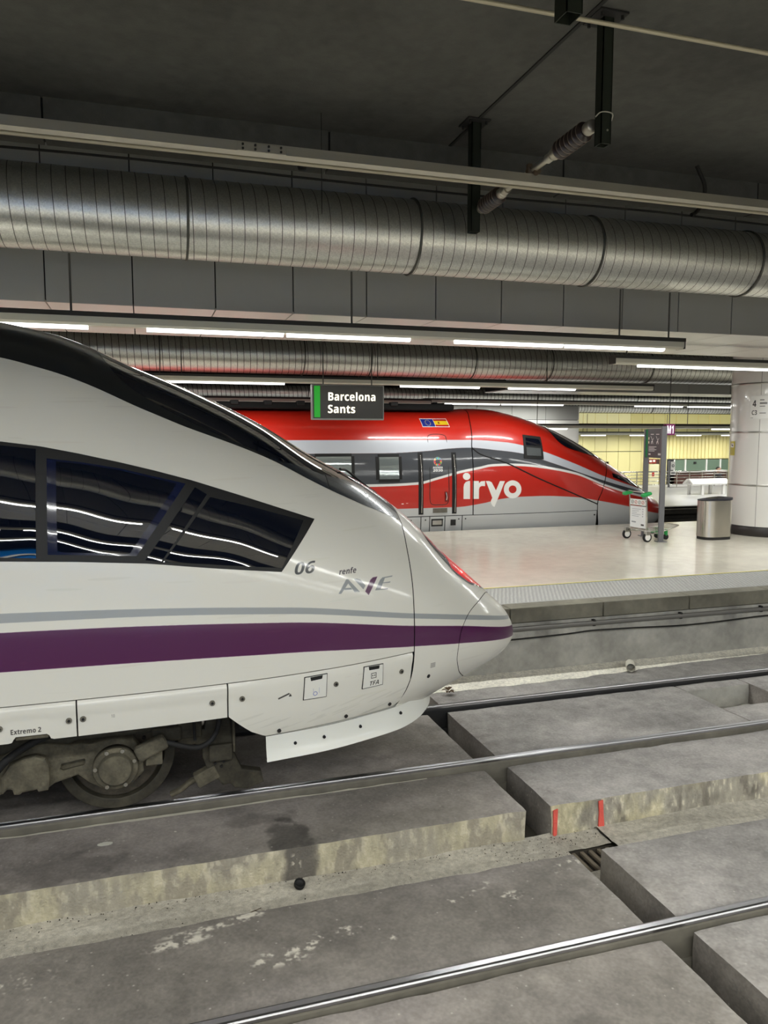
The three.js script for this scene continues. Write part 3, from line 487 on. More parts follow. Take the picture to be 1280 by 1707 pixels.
function skin(H, top, bot, off, thick, nu = 30, nv = 10, wave) {   // a sheet that lies on the hull between two outlines, with turned-in edges
  const T = resample(top), B = resample(bot), pt = (u, v) => { const a = T(u), b = B(u); return [lerp(b[0], a[0], v), lerp(b[1], a[1], v)]; };
  const O = typeof off === 'function' ? off : () => off;
  const uvf = p => p.uv, mk = (x, y, o) => { const r = H.at(x, y, o); r.uv = [x, y]; return r; };
  const gs = [gridGeo(nu, nv, (u, v) => { const [x, y] = pt(u, v); return mk(x, y, O(u, v) + (wave ? wave(x, y) : 0)); }, uvf)];
  if (thick) for (const e of [0, 1, 2, 3]) gs.push(gridGeo(e < 2 ? nu : nv, 1, (u, v) => { const [a, b] = e === 0 ? [u, 0] : e === 1 ? [u, 1] : e === 2 ? [0, u] : [1, u]; const [x, y] = pt(a, b); return mk(x, y, O(a, b) - thick * v); }, uvf));
  return mergeGeometries(gs.map(clean));
}
function band(H, xs, sLo, sHi, ns, side, off = 0) {   // strip of hull between two girth lines
  return gridGeo(xs.length - 1, ns, (u, v) => { const x = xs[Math.round(u * (xs.length - 1))]; const s = lerp(sLo(x), sHi(x), v); return H.P(x, s, side, off); }, p => [p[0], p[1]]);
}
const range = (a, b, n) => Array.from({ length: n + 1 }, (_, i) => lerp(a, b, i / n));
const disc = (H, x, y, r, h, off = 0) => { const p = H.at(x, y, off), q = H.at(x, y, off + 1), d = V(q[0] - p[0], q[1] - p[1], q[2] - p[2]).normalize(), g = new THREE.CylinderGeometry(r, r, h, 16); g.applyQuaternion(new THREE.Quaternion().setFromUnitVectors(V(0, 1, 0), d)); return g.translate(...p); };
const lineOn = (H, pts, r, off) => tube(pts.map(([x, y]) => H.at(x, y, off)), r, pts.length * 8, 6);

const A = hull({ c: TC,
  xt: [-3, -1.5, -0.7, 0, 0.5, 1, 1.5, 2, 2.4, 2.8, 3.1, 3.35, 3.5, 3.6, 3.66], yt: [4.05, 4.02, 3.9, 3.62, 3.414, 3.175, 2.87, 2.6, 2.315, 1.93, 1.669, 1.453, 1.318, 1.186, 1.041],
  xb: [-3, 1.0, 1.8, 2.2, 2.6, 2.9, 3.1, 3.3, 3.5, 3.6, 3.66], yb: [0.3, 0.3, 0.32, 0.4, 0.52, 0.61, 0.67, 0.735, 0.825, 0.905, 1.01],
  xw: [-3, -1, 0, 0.7, 1.4, 2.0, 2.5, 2.9, 3.2, 3.4, 3.55, 3.62, 3.66], w: [1.475, 1.475, 1.45, 1.4, 1.28, 1.1, 0.9, 0.7, 0.52, 0.375, 0.23, 0.13, 0.02],
  xm: [-3, 0, 1.5, 2.5, 3.3, 3.66], ym: [1.45, 1.4, 1.32, 1.2, 1.05, 1.02], xn: [-3, 0, 1.5, 2.5, 3.66], n: [2.6, 2.4, 2.15, 2.0, 2.0], xl: [-3, 1, 2, 2.9, 3.66], l: [5, 4, 3, 2.2, 2.0] });
const sDark = pchip([-3, -0.975, -0.644, -0.299, 0.064, 0.377, 0.705, 1.004, 1.259, 1.533, 1.816, 2.066, 2.258], [0.36, 0.366, 0.379, 0.386, 0.402, 0.412, 0.406, 0.4, 0.397, 0.391, 0.388, 0.364, 0.33]);
const sGlass = pchip([-0.362, -0.318, -0.242, -0.13, 0.025, 0.248, 0.429, 0.71, 1.006, 1.279, 1.565, 1.744, 1.86, 1.95], [0.0, 0.113, 0.219, 0.294, 0.335, 0.367, 0.382, 0.39, 0.39, 0.342, 0.282, 0.229, 0.173, 0.0]);
const sGl = x => x < -0.362 || x > 1.95 ? 0 : sGlass(x);
const xSeam = pchip([0, 0.33, 0.55, 0.71, 0.85, 1.024, 1.113, 1.226, 1.309, 1.35, 2], [2.262, 2.258, 2.234, 2.23, 2.221, 2.212, 2.197, 2.148, 2.08, 2.05, 2.05]);
const xHatch = pchip([0, 0.125, 0.4, 0.564, 0.811, 0.952, 1.116, 1.273, 1.583, 2], [3.4, 3.347, 3.2, 3.082, 2.842, 2.749, 2.719, 2.763, 2.93, 3.02]);
const LX0 = -2.4, LXW = 6.2, LY0 = 0.3, LYH = 3.8;
const purT = [[-3, 1.71], [-0.969, 1.702], [-0.511, 1.691], [-0.027, 1.673], [1.045, 1.597], [2.2, 1.407], [2.746, 1.306], [3.562, 1.115], [3.9, 1.05]], purB = [[-3, 1.45], [-0.98, 1.427], [-0.03, 1.407], [1.04, 1.357], [2.197, 1.227], [2.741, 1.146], [3.546, 1.01], [3.9, 0.96]];
const gryT = [[-3, 1.87], [-0.963, 1.836], [-0.024, 1.8], [1.048, 1.715], [2.206, 1.513], [2.703, 1.417], [3.503, 1.226], [3.9, 1.12]], gryB = [[-3, 1.805], [-0.966, 1.77], [-0.024, 1.744], [1.048, 1.664], [2.204, 1.47], [2.699, 1.374], [3.45, 1.205], [3.9, 1.1]];
function curve(poly) { return pchip(poly.map(p => p[0]), poly.map(p => p[1])); }
function livery(text) {
  return canvas(2048, 1256, (c, W, Hh) => {
    const X = x => (x - LX0) / LXW * W, Y = y => Hh - (y - LY0) / LYH * Hh;
    c.fillStyle = '#dcdad0'; c.fillRect(0, 0, W, Hh);
    const bandFill = (t, b, col) => { const T = curve(t), B = curve(b); c.fillStyle = col; c.beginPath(); for (let i = 0; i <= 300; i++) { const x = lerp(-2.9, 3.85, i / 300); c.lineTo(X(x), Y(T(x))); } for (let i = 300; i >= 0; i--) { const x = lerp(-2.9, 3.85, i / 300); c.lineTo(X(x), Y(B(x))); } c.fill(); };
    bandFill(purT, purB, '#4d1147'); bandFill(gryT, gryB, '#9b9fa0');
    // faint road film and scuffs
    seed = 77; for (let i = 0; i < 240; i++) { c.fillStyle = `rgba(${120 + rnd() * 30 | 0},${115 + rnd() * 25 | 0},${95 + rnd() * 20 | 0},${0.02 + rnd() * 0.05})`; c.beginPath(); c.ellipse(rnd() * W, rnd() * Hh, 6 + rnd() * 60, 1 + rnd() * 2.5, -0.05 + rnd() * 0.1, 0, 7); c.fill(); }
    for (let i = 0; i < 26; i++) { c.fillStyle = 'rgba(95,88,74,0.07)'; const x = X(0.7 + rnd() * 1.4), y = Y(0.72 + rnd() * 0.16); c.beginPath(); c.ellipse(x, y, 8 + rnd() * 40, 1 + rnd() * 2, -0.2, 0, 7); c.fill(); }
    if (!text) return;
    const t = (s, x, y, h, w, font, col) => { c.save(); c.fillStyle = col; c.font = `${font} 100px sans-serif`; const m = c.measureText(s).width; c.translate(X(x), Y(y)); c.scale(w / LXW * W / m, h / LYH * Hh / 72); c.fillText(s, 0, 0); c.restore(); };
    t('06', 1.105, 1.962, 0.092, 0.18, 'italic bold', '#20262b');
    t('renfe', 1.5, 1.922, 0.044, 0.165, 'italic bold', '#2b2430');
    const q = pts => { c.beginPath(); pts.forEach(([a, b], i) => { const px = 480 + a / 5.818, py = 900 + b / 5.818; const x = 1.492 + (px - 566) * 0.006, y = 1.923 - 0.00072 * (px - 565) - 0.0047 * (py - 958); i ? c.lineTo(X(x), Y(y)) : c.moveTo(X(x), Y(y)); }); c.closePath(); c.fill(); };
    c.fillStyle = '#898e90';
    q([[497, 522], [520, 522], [588, 420], [640, 505], [690, 505], [590, 378], [572, 380]]); q([[545, 485], [620, 480], [610, 463], [558, 466]]);
    q([[640, 376], [672, 372], [700, 382], [745, 440], [722, 478]]);
    q([[832, 490], [888, 385], [915, 360], [942, 358], [885, 478], [960, 469], [954, 480]]); q([[915, 412], [990, 402], [984, 413], [908, 420]]); q([[930, 358], [1018, 342], [1010, 354], [922, 369]]);
    c.fillStyle = '#4d1747'; q([[738, 500], [795, 385], [820, 360], [865, 352], [768, 536]]);
    t('Extremo 2', -0.935, 0.975, 0.034, 0.2, 'bold', '#2c2a28');
    t('10', -0.27, 1.02, 0.022, 0.025, '', '#8b8984');
    // lifting key symbol
    c.strokeStyle = '#35332f'; c.lineWidth = 4; c.beginPath(); c.moveTo(X(0.96), Y(1.0)); c.lineTo(X(1.05), Y(1.03)); c.stroke(); c.fillStyle = '#35332f'; c.beginPath(); c.moveTo(X(1.045), Y(1.005)); c.lineTo(X(1.07), Y(1.005)); c.lineTo(X(1.058), Y(1.03)); c.fill();
    c.fillStyle = '#8b8984'; for (let i = 0; i < 4; i++) c.fillRect(X(2.4), Y(1.03 - i * 0.012), 0.055 / LXW * W, 2.4);
  });
}
function liveryMat(text) { const m = livery(text); m.repeat.set(1 / LXW, 1 / LYH); m.offset.set(-LX0 / LXW, -LY0 / LYH); return new THREE.MeshPhysicalMaterial({ color: 0xffffff, map: m, roughness: 0.36, clearcoat: 0.6, clearcoatRoughness: 0.09 }); }
const paintNear = liveryMat(true), paintFar = liveryMat(false);
const ave = thing('high_speed_train', 'white high speed train with purple stripe and long pointed nose in the foreground', 'train', null, [0, 0, 0]);
const skirtY = 1.18;
const part = (name, g, m, p = ave) => obj(name, g, m, p, false);
for (const side of [1, -1]) {
  const mat = side > 0 ? paintNear : paintFar, sSk = x => A.sAt(x, skirtY);
  const xs = [-15, -12, -9, -6, -4, ...range(-3, 2.2, 90)];
  part('body_side', gridGeo(xs.length, 40, (u, v) => { const i = Math.round(u * xs.length); const sN = lerp(sDark(2.25), sSk(2.21), v), xe = xSeam(sN) - 0.005; const x = i === xs.length ? xe : Math.min(xs[i], xe - 0.002 * (xs.length - i)); return A.P(x, lerp(sDark(x), sSk(x), v), side); }, p => [p[0], p[1]]), mat);
  part('nose_cone', gridGeo(50, 70, (u, v) => { const s = v * 2, a = xSeam(s) + 0.005, b = xHatch(s) - 0.004; return A.P(lerp(a, b, u), s, side); }, p => [p[0], p[1]]), mat);
  part('coupler_hatch', gridGeo(40, 70, (u, v) => { const s = v * 2, a = xHatch(s) + 0.004, q = 1 - (1 - u) * (1 - u); return A.P(lerp(a, 3.66, q), s, side, -0.002); }, p => [p[0], p[1]]), mat);
  part('inner_shell', band(A, range(-3, 3.5, 60), () => 0.02, x => lerp(1.05, 1.9, smooth(1.9, 2.4, x)), 40, side, -0.022), M.black);
  part('roof_fairing', mergeGeometries([band(A, [-15, -9, -5, ...range(-3, -0.362, 20)], () => 0, sDark, 16, side, 0.001), band(A, range(-0.362, 1.0, 50), x => sGl(x), sDark, 10, side, 0.001)]), M.fairing);
  part('windscreen_cowl', mergeGeometries([band(A, range(1.006, 1.53, 24), sGl, sDark, 10, side, 0.003), band(A, range(1.536, 1.95, 20), sGl, sDark, 10, side, 0.003), band(A, range(1.95, 2.256, 16), () => 0, sDark, 12, side, 0.003)]), M.cowl);
}
part('windscreen', mergeGeometries([1, -1].map(s => band(A, [-0.362, -0.35, -0.335, ...range(-0.318, 1.86, 90), 1.88, 1.9, 1.92, 1.94, 1.95], () => 0, sGl, 24, s, 0.002))), M.glassDark);
part('wiper', mergeGeometries([clean(tube([A.P(2.2, 0.05, -1, 0.02), A.P(2.1, 0.1, -1, 0.05), A.P(1.9, 0.02, -1, 0.05), A.P(1.75, 0.12, 1, 0.03)], 0.012, 24, 6)), clean(tube([A.P(2.05, 0.2, -1, 0.04), A.P(2.3, 0.22, -1, 0.06)], 0.012, 10, 6))]), M.black);
// tail lamp cover and lens on the shoulder of the nose
const sTail = pchip([2.56, 2.63, 2.744, 2.85, 3.0, 3.1, 3.2, 3.31], [0.3, 0.345, 0.385, 0.43, 0.42, 0.36, 0.28, 0.14]);
for (const side of [1, -1]) {
  const L = part('tail_lamp', band(A, range(2.56, 3.31, 40), () => 0.035, sTail, 10, side, 0.004), M.lensGrey);
  part('red_lens', band(A, range(2.8, 3.24, 24), () => 0.06, x => sTail(x) - 0.03, 8, side, 0.007), M.redLens, L);
}
{ const q = new THREE.PointLight(0xff2020, 0.03); const p = A.P(3.0, 0.25, 1, 0.03); q.position.set(...p); q.castShadow = true; ave.add(q); }
// side glazing of the cab
const wTop = [[-2.2, 3.05], [-0.946, 3.011], [-0.689, 2.976], [-0.443, 2.924], [-0.159, 2.856], [0.09, 2.79], [0.354, 2.713], [0.715, 2.59], [1.33, 2.372]], wBot = [[-2.2, 2.2], [-0.952, 2.194], [-0.476, 2.166], [0.028, 2.124], [0.457, 2.064], [1.011, 1.992]];
const glazing = part('window_band', skin(A, wTop, wBot, 0.004, 0.012, 80, 14), M.winFrame);
const wave = (x, y) => 0.0011 * Math.sin(x * 5.1 + y * 4 + 1) + 0.0007 * Math.sin(x * 9 - y * 7);
const pane = (t, b, inner) => { const o = part('window_pane', skin(A, t, b, 0.008, 0.004, 40, 30, wave), M.glassDark, glazing); return o; };
pane([[-2.1, 3.01], [-0.946, 2.982], [-0.715, 2.955]], [[-2.1, 2.225], [-0.952, 2.221], [-0.722, 2.204]]);
part('pane_border', skin(A, [[-0.645, 2.89], [-0.405, 2.858], [-0.162, 2.812], [0.305, 2.69]], [[-0.648, 2.225], [-0.06, 2.184]], 0.006, 0.004, 40, 10), M.winInner, glazing);
pane([[-0.585, 2.87], [-0.405, 2.845], [-0.162, 2.8], [0.24, 2.69]], [[-0.585, 2.24], [-0.11, 2.2]]);
pane([[0.372, 2.66], [0.459, 2.605]], [[0.0, 2.151], [0.108, 2.131]]);
pane([[0.482, 2.584], [0.801, 2.497], [1.225, 2.367]], [[0.125, 2.131], [1.013, 2.023]]);
part('window_band', mergeGeometries([clean(new THREE.BufferGeometry().copy(skin(A, wTop, wBot, 0.004, 0.012, 40, 8)))].map(g => { const p = g.attributes.position; for (let i = 0; i < p.count; i++) p.setZ(i, 2 * TC - p.getZ(i)); return g; })), M.glassDark);
// skirt panels with their screws and hatches
const lip = (u, v) => v > 0.9 ? lerp(0.012, -0.004, (v - 0.9) / 0.1) : v > 0.78 ? 0.012 : lerp(0.004, 0.012, smooth(0.5, 0.78, v));
const skirts = [
  [[[-2.45, 1.172], [-0.505, 1.172]], [[-2.45, 0.911], [-0.93, 0.911], [-0.905, 0.955], [-0.69, 0.955], [-0.672, 0.911], [-0.505, 0.911]]],
  [[[-0.494, 1.172], [0.561, 1.172]], [[-0.494, 0.91], [0.561, 0.91]]],
  [[[0.573, 1.172], [2.195, 1.172]], [[0.573, 0.91], [0.654, 0.835], [0.748, 0.757], [0.856, 0.7], [1.35, 0.703], [1.9, 0.703], [2.03, 0.705], [2.09, 0.745], [2.14, 0.84], [2.175, 0.93]]]];
const panels = skirts.map(([t, b], i) => part('skirt_panel', i === 2 ? skin(A, t, b, (u, v) => lip(u, v) * 0.7, 0.03, 90, 24) : skin(A, t, b, lip, 0.03, 80, 24), paintNear));
for (const x of [-15, -2.465]) part('skirt_panel', skin(A, [[x === -15 ? -15 : -15, 1.172], [-2.47, 1.172]], [[-15, 0.75], [-2.47, 0.75]], 0.004, 0.03, 10, 6), paintNear);
const screw = (x, y, p, r = 0.021) => { const s = part('screw', disc(A, x, y, r, 0.02, 0.006), M.railSide, p); part('screw_slot', disc(A, x, y, r * 0.5, 0.024, 0.007), M.black, s); };
[[-1.0, 1.027, 0], [-0.553, 1.035, 0], [-0.459, 1.036, 1], [0.449, 1.042, 1], [0.676, 1.045, 2], [1.446, 1.042, 2], [2.074, 1.03, 2]].forEach(([x, y, k]) => screw(x, y, panels[k]));
for (const [x, y] of [[0.97, 0.728], [1.55, 0.735], [1.98, 0.74]]) part('screw', disc(A, x, y, 0.016, 0.014, 0.006), M.dark, panels[2]);
const badge = canvas(256, 256, (c) => { c.fillStyle = '#dddcd4'; c.fillRect(0, 0, 256, 256); c.fillStyle = '#33302c'; c.font = 'italic bold 74px sans-serif'; c.fillText('TFA', 78, 240); c.lineWidth = 8; c.strokeStyle = '#4a4640'; c.strokeRect(108, 92, 62, 58); c.beginPath(); c.arc(126, 121, 8, 0, 7); c.arc(152, 121, 8, 0, 7); c.fill(); });
const badge2 = canvas(256, 256, (c) => { c.fillStyle = '#dddcd4'; c.fillRect(0, 0, 256, 256); c.strokeStyle = '#6a78b8'; c.lineWidth = 7; c.beginPath(); c.arc(130, 205, 22, 0, 7); c.stroke(); c.strokeStyle = 'rgba(120,130,180,0.5)'; c.lineWidth = 5; c.beginPath(); c.moveTo(108, 140); c.lineTo(108, 185); c.moveTo(176, 140); c.lineTo(176, 205); c.stroke(); });
function hatch(q, tex) { // q: tl, tr, br, bl
  const g = (d, o, th) => skin(A, [[q[0][0] - d, q[0][1] + d], [q[1][0] + d, q[1][1] + d]], [[q[3][0] - d, q[3][1] - d], [q[2][0] + d, q[2][1] - d]], o, th, 12, 12);
  part('hatch_gap', g(0.006, 0.0105, 0.004), M.black, panels[2]);
  const gg = g(0, 0.014, 0.004), uv = gg.attributes.uv; for (let i = 0; i < uv.count; i++) { const x = uv.getX(i), y = uv.getY(i); uv.setXY(i, clamp((x - q[3][0]) / (q[2][0] - q[3][0]), 0, 1), clamp((y - q[3][1]) / (q[0][1] - q[3][1]), 0, 1)); }
  const h = part('hatch_cover', gg, printMat(tex, 0.4), panels[2]);
  const mx = (q[0][0] + q[1][0]) / 2; part('hatch_grip', skin(A, [[mx - 0.05, q[0][1] - 0.002], [mx + 0.055, q[1][1] - 0.002]], [[mx - 0.045, q[0][1] - 0.032], [mx + 0.05, q[1][1] - 0.03]], 0.016, 0.004, 6, 4), M.black, h);
}
hatch([[1.18, 1.138], [1.365, 1.141], [1.357, 0.957], [1.168, 0.961]], badge2);
hatch([[1.705, 1.138], [1.882, 1.133], [1.88, 0.958], [1.69, 0.958]], badge);
part('jack_hole', mergeGeometries([disc(A, 2.387, 0.91, 0.018, 0.012, -0.002)].map(clean)), M.dark);
// curved deflector blade below the nose
{
  const path = pchip([-1.32, -1.24, -1.13, -0.95, -0.75, -0.52, -0.25, 0], [0.865, 1.35, 1.7, 2.12, 2.36, 2.5, 2.58, 2.6]);
  const g = [1, -1].map(s => gridGeo(60, 6, (u, v) => { const z = lerp(-1.32, 0, u), x = path(z), nx = smooth(-1.1, -0.3, z), nz = 1 - nx, o = 0.05 * v * v + 0.006; return [x + nx * o, lerp(0.69, 0.5 + 0.03 * smooth(-1.0, -0.6, z), v), TC + s * (-z + nz * o)]; }));
  const rim = [1, -1].map(s => gridGeo(60, 1, (u, v) => { const z = lerp(-1.32, 0, u), x = path(z), nx = smooth(-1.1, -0.3, z), nz = 1 - nx, o = 0.056 - v * 0.05; return [x + nx * o, 0.5 + 0.03 * smooth(-1.0, -0.6, z), TC + s * (-z + nz * o)]; }));
  const ledge = [1, -1].map(s => gridGeo(60, 1, (u, v) => { const z = lerp(-1.32, 0, u), x = path(z); return [x - 0.25 * v * smooth(-1.1, -0.3, z), 0.69 + 0.012 * v, TC + s * (-z * (1 - 0.2 * v))]; }));
  const d = part('deflector_blade', mergeGeometries([...g, ...rim, ...ledge].map(clean)), M.whitePaint);
  for (const [z, y] of [[-1.303, 0.6], [-1.24, 0.605], [-1.135, 0.615], [-0.96, 0.625]]) { const x = path(z) + (z === -1.303 ? 0.13 : 0); part('bolt_hole', cyl(0.013, 0.013, 0.05, x, y, TC - z, 'z', 12).translate(0.0, 0, z === -1.303 ? -0.02 : 0.002), M.black, d); }
}
// underframe
part('underframe', mergeGeometries([bx(-15, 0.5, 0.98, 1.12, TC - 1.3, TC + 1.3), bx(0.5, 2.0, 0.98, 1.12, TC - 0.95, TC + 0.95), bx(-15, -3.2, 0.35, 1.0, TC - 1.25, TC + 1.25), bx(0.95, 2.0, 0.72, 0.98, TC - 0.8, TC + 0.8), bx(0.6, 0.95, 0.5, 0.98, TC - 0.9, TC + 0.7)].map(clean)), M.dark);

// ---------------------------------------------------------------- leading bogie
{
  const b = obj('bogie_frame', [plate([[-3.0, 0.9], [-2.2, 0.92], [-1.5, 0.8], [-0.95, 0.78], [-0.6, 0.83], [0.35, 0.86], [0.4, 0.72], [0.02, 0.68], [-0.55, 0.68], [-0.9, 0.55], [-1.35, 0.45], [-1.9, 0.5], [-3.0, 0.72]], -6.4, -6.25, 0.02), bx(-3, 0.35, 0.7, 0.86, -8.1, -6.42)], M.grimeDark, ave);
  const wheel = (x, z, s) => {
    const g = lathe([[0.04, 0.0], [0.2, 0.0], [0.21, -0.015], [0.33, -0.03], [0.345, -0.035], [0.365, -0.035], [0.375, 0.0], [0.38, 0.012], [0.452, 0.012], [0.46, 0.004], [0.46, -0.135], [0.04, -0.135]], 72); g.rotateX(Math.PI / 2); if (s < 0) g.rotateY(Math.PI);
    const w = part('wheel', metricUV(clean(g.translate(x, 0.461, z))), M.tread);
    const d = lathe([[0.14, 0.02], [0.15, 0.028], [0.33, 0.028], [0.34, 0.018], [0.345, -0.02], [0.14, -0.02]], 64); d.rotateX(Math.PI / 2); if (s < 0) d.rotateY(Math.PI); part('brake_disc', metricUV(clean(d.translate(x, 0.46, z))), M.disc, w);
    if (s > 0) for (let i = 0; i < 9; i++) { const a = i / 9 * 6.283 - 1.57; part('wheel_bolt', cyl(0.016, 0.016, 0.024, x + 0.25 * Math.cos(a), 0.46 + 0.25 * Math.sin(a), z + 0.032, 'z', 8), M.black, w); }
  };
  for (const x of [-0.27, -2.77]) { for (const s of [1, -1]) wheel(x, s > 0 ? -6.45 : -7.95, s); part('axle', cyl(0.09, 0.09, 1.5, x, 0.46, -7.2, 'z'), M.grimeDark); }
  // axle box: swing arm, cover with bolts, sensor box
  const X = -0.27, Y = 0.46, arm = obj('swing_arm', [plate([[-1.13, 0.62], [-0.98, 0.68], [-0.78, 0.7], [-0.6, 0.665], [-0.5, 0.66], [-0.4, 0.66], [-0.3, 0.68], [-0.14, 0.66], [-0.06, 0.55], [-0.06, 0.38], [-0.15, 0.29], [-0.36, 0.27], [-0.47, 0.34], [-0.55, 0.415], [-0.72, 0.37], [-0.78, 0.33], [-0.82, 0.33], [-0.84, 0.34], [-0.98, 0.33], [-1.0, 0.36], [-1.06, 0.36], [-1.1, 0.33], [-1.13, 0.31]], -6.33, -6.22, 0.018, [[[-0.7, 0.475], [-0.68, 0.54], [-0.5, 0.565], [-0.475, 0.55], [-0.475, 0.5], [-0.5, 0.475], [-0.66, 0.45]]]), bx(-0.72, -0.46, 0.43, 0.58, -6.31, -6.29)], M.grime, ave);
  obj('arm_cover', [plate([[-1.08, 0.5], [-1.02, 0.585], [-0.92, 0.63], [-0.84, 0.64], [-0.77, 0.61], [-0.745, 0.54], [-0.745, 0.42], [-0.76, 0.355], [-0.83, 0.35], [-0.84, 0.37], [-0.94, 0.36], [-0.96, 0.345], [-1.0, 0.35], [-1.01, 0.39], [-1.04, 0.4], [-1.08, 0.36]], -6.22, -6.14, 0.02)], M.grime, arm);
  const cover = lathe([[0, 0.095], [0.115, 0.095], [0.128, 0.085], [0.132, 0.06], [0.165, 0.055], [0.172, 0.045], [0.172, -0.02], [0, -0.02]], 48); cover.rotateX(Math.PI / 2);
  const cv = obj('axle_box_cover', cover.translate(X, Y, -6.21), M.grime, ave);
  for (const a of [0.35, 1.2, 2.0, 3.05, 4.25, 5.2]) obj('cover_bolt', [cyl(0.017, 0.017, 0.03, X + 0.15 * Math.cos(a), Y + 0.15 * Math.sin(a), -6.15, 'z', 6)], M.alu, cv);
  obj('sensor_box', [tr(new RoundedBoxGeometry(0.25, 0.13, 0.08, 2, 0.03), 0.0, 0.6, -6.15, 0, 0, 0.42), rbox(0.13, 0.12, 0.06, 0.012, 0.02, 0.5, -6.2)], M.grime, ave);
  obj('brake_hose', [tube([[0.08, 0.64, -6.16], [0.2, 0.6, -6.14], [0.36, 0.56, -6.14], [0.46, 0.6, -6.15], [0.52, 0.7, -6.16], [0.54, 0.9, -6.2]], 0.021, 40, 10), tube([[0.3, 0.96, -6.2], [0.33, 0.8, -6.18], [0.34, 0.6, -6.2]], 0.012, 16, 8), tube([[-1.12, 0.55, -6.1], [-1.02, 0.66, -6.08], [-0.85, 0.76, -6.1], [-0.65, 0.82, -6.15]], 0.03, 24, 8)], M.rubber, ave);
  obj('rail_guard', [plate([[0.22, 0.66], [0.42, 0.66], [0.46, 0.88], [0.62, 0.88], [0.66, 0.42], [0.72, 0.28], [0.88, 0.24], [0.9, 0.14], [0.76, 0.1], [0.66, 0.12], [0.62, 0.16], [0.56, 0.16], [0.44, 0.3], [0.4, 0.42], [0.4, 0.5], [0.34, 0.54], [0.2, 0.53]], -6.36, -6.26, 0.015), rbox(0.19, 0.14, 0.05, 0.012, 0.545, 0.46, -6.235), rbox(0.2, 0.28, 0.08, 0.02, 0.3, 0.74, -6.28), rbox(0.24, 0.12, 0.09, 0.02, 0.12, 0.66, -6.26)], M.grimeDark, ave);
  obj('sanding_box', [tr(new RoundedBoxGeometry(0.19, 0.12, 0.09, 2, 0.012), 0.43, 0.25, -6.3, 0, 0, 0.42)], M.grime, ave);
  obj('sand_nozzle', [tube([[0.37, 0.23, -6.32], [0.3, 0.19, -6.34], [0.22, 0.12, -6.37], [0.15, 0.08, -6.4]], 0.026, 20, 10)], M.grime, ave);
  for (const [x, y] of [[0.5, 0.36], [0.55, 0.33], [0.57, 0.37]]) obj('guard_bolt', cyl(0.012, 0.012, 0.02, x, y, -6.255, 'z', 6), M.black, ave);
  obj('conduit_pipe', rod([0.655, 0.45, -6.24], [0.655, 0.95, -6.24], 0.012), M.grime, ave);
  obj('hanging_cable', [tube([[0.74, 0.95, -6.2], [0.75, 0.74, -6.18], [0.82, 0.66, -6.18], [0.89, 0.7, -6.2], [0.88, 0.8, -6.24], [0.84, 0.92, -6.3]], 0.013, 36, 8), rod([0.7, 0.66, -6.25], [0.78, 0.67, -6.25], 0.025), rod([0.95, 0.68, -6.2], [1.1, 0.69, -6.2], 0.016)], M.rubber, ave);
  obj('damper', [rod([-1.25, 0.3, -6.24], [-1.6, 0.34, -6.24], 0.07, 16), rbox(0.34, 0.3, 0.1, 0.05, -1.33, 0.28, -6.28), cyl(0.09, 0.09, 0.14, -1.24, 0.28, -6.2, 'z'), rbox(0.2, 0.5, 0.16, 0.03, -1.3, 0.62, -6.24)], M.grime, ave);
  obj('air_spring', [cyl(0.2, 0.24, 0.12, -0.15, 0.93, -6.42), cyl(0.24, 0.24, 0.05, -0.15, 0.85, -6.42)], M.rubber, ave);
  obj('step_box', rbox(0.22, 0.05, 0.1, 0.012, -0.8, 0.94, -5.8), M.grime, ave);
}

// ---------------------------------------------------------------- the red train beyond the platform
const I = hull({ c: -18.35,
  xt: [0, 6.5, 7.3, 7.9, 8.4, 9, 10, 11, 11.6, 12.2, 12.8, 13.25, 13.55, 13.75, 13.88, 13.96], yt: [3.68, 3.68, 3.7, 3.74, 3.72, 3.614, 3.309, 2.873, 2.54, 2.2, 1.82, 1.53, 1.36, 1.22, 1.08, 0.9],
  xb: [0, 11, 12.5, 13.2, 13.7, 13.96], yb: [0.35, 0.35, 0.4, 0.5, 0.62, 0.88], xw: [0, 8, 9.5, 10.8, 11.8, 12.5, 13, 13.35, 13.62, 13.8, 13.91, 13.96], w: [1.46, 1.46, 1.43, 1.34, 1.18, 1.0, 0.8, 0.58, 0.36, 0.18, 0.08, 0.02],
  xm: [0, 9, 12, 13.96], ym: [1.6, 1.5, 1.2, 1.0], xn: [0, 8, 11, 13.96], n: [2.9, 2.8, 2.3, 2.0], xl: [0, 10, 12, 13.96], l: [6, 5, 3, 2] });
const iX0 = 1.9, iXW = 12.2, iY0 = 0.3, iYH = 3.6;
const iRedT = [[-20, 2.955], [7.45, 2.955], [8.47, 2.893], [8.9, 2.822], [9.5, 2.663], [10.435, 2.346], [11.379, 2.005], [12.3, 1.75], [13.1, 1.56], [14.2, 1.3]], iSilB = [[-20, 2.66], [5.3, 2.65], [6.457, 2.7], [6.91, 2.746], [7.45, 2.768], [8.15, 2.708], [8.887, 2.617], [9.469, 2.451], [11.3, 1.907], [12.5, 1.62], [13.1, 1.5], [14.2, 1.25]];
const iDarkB = [[-20, 1.94], [5.285, 1.941], [6.14, 1.969], [6.617, 2.077], [7.22, 2.225], [7.7, 2.31], [8.02, 2.368], [8.455, 2.379], [8.846, 2.366], [9.334, 2.318], [10.379, 2.137], [11.285, 1.825], [12.616, 1.493], [13.1, 1.42], [14.2, 1.2]], iRedB = [[-20, 1.37], [7.08, 1.362], [7.744, 1.43], [8.334, 1.537], [8.82, 1.57], [9.324, 1.574], [10.351, 1.519], [11.112, 1.4], [12.086, 1.22], [13.39, 0.95], [14.2, 0.85]];
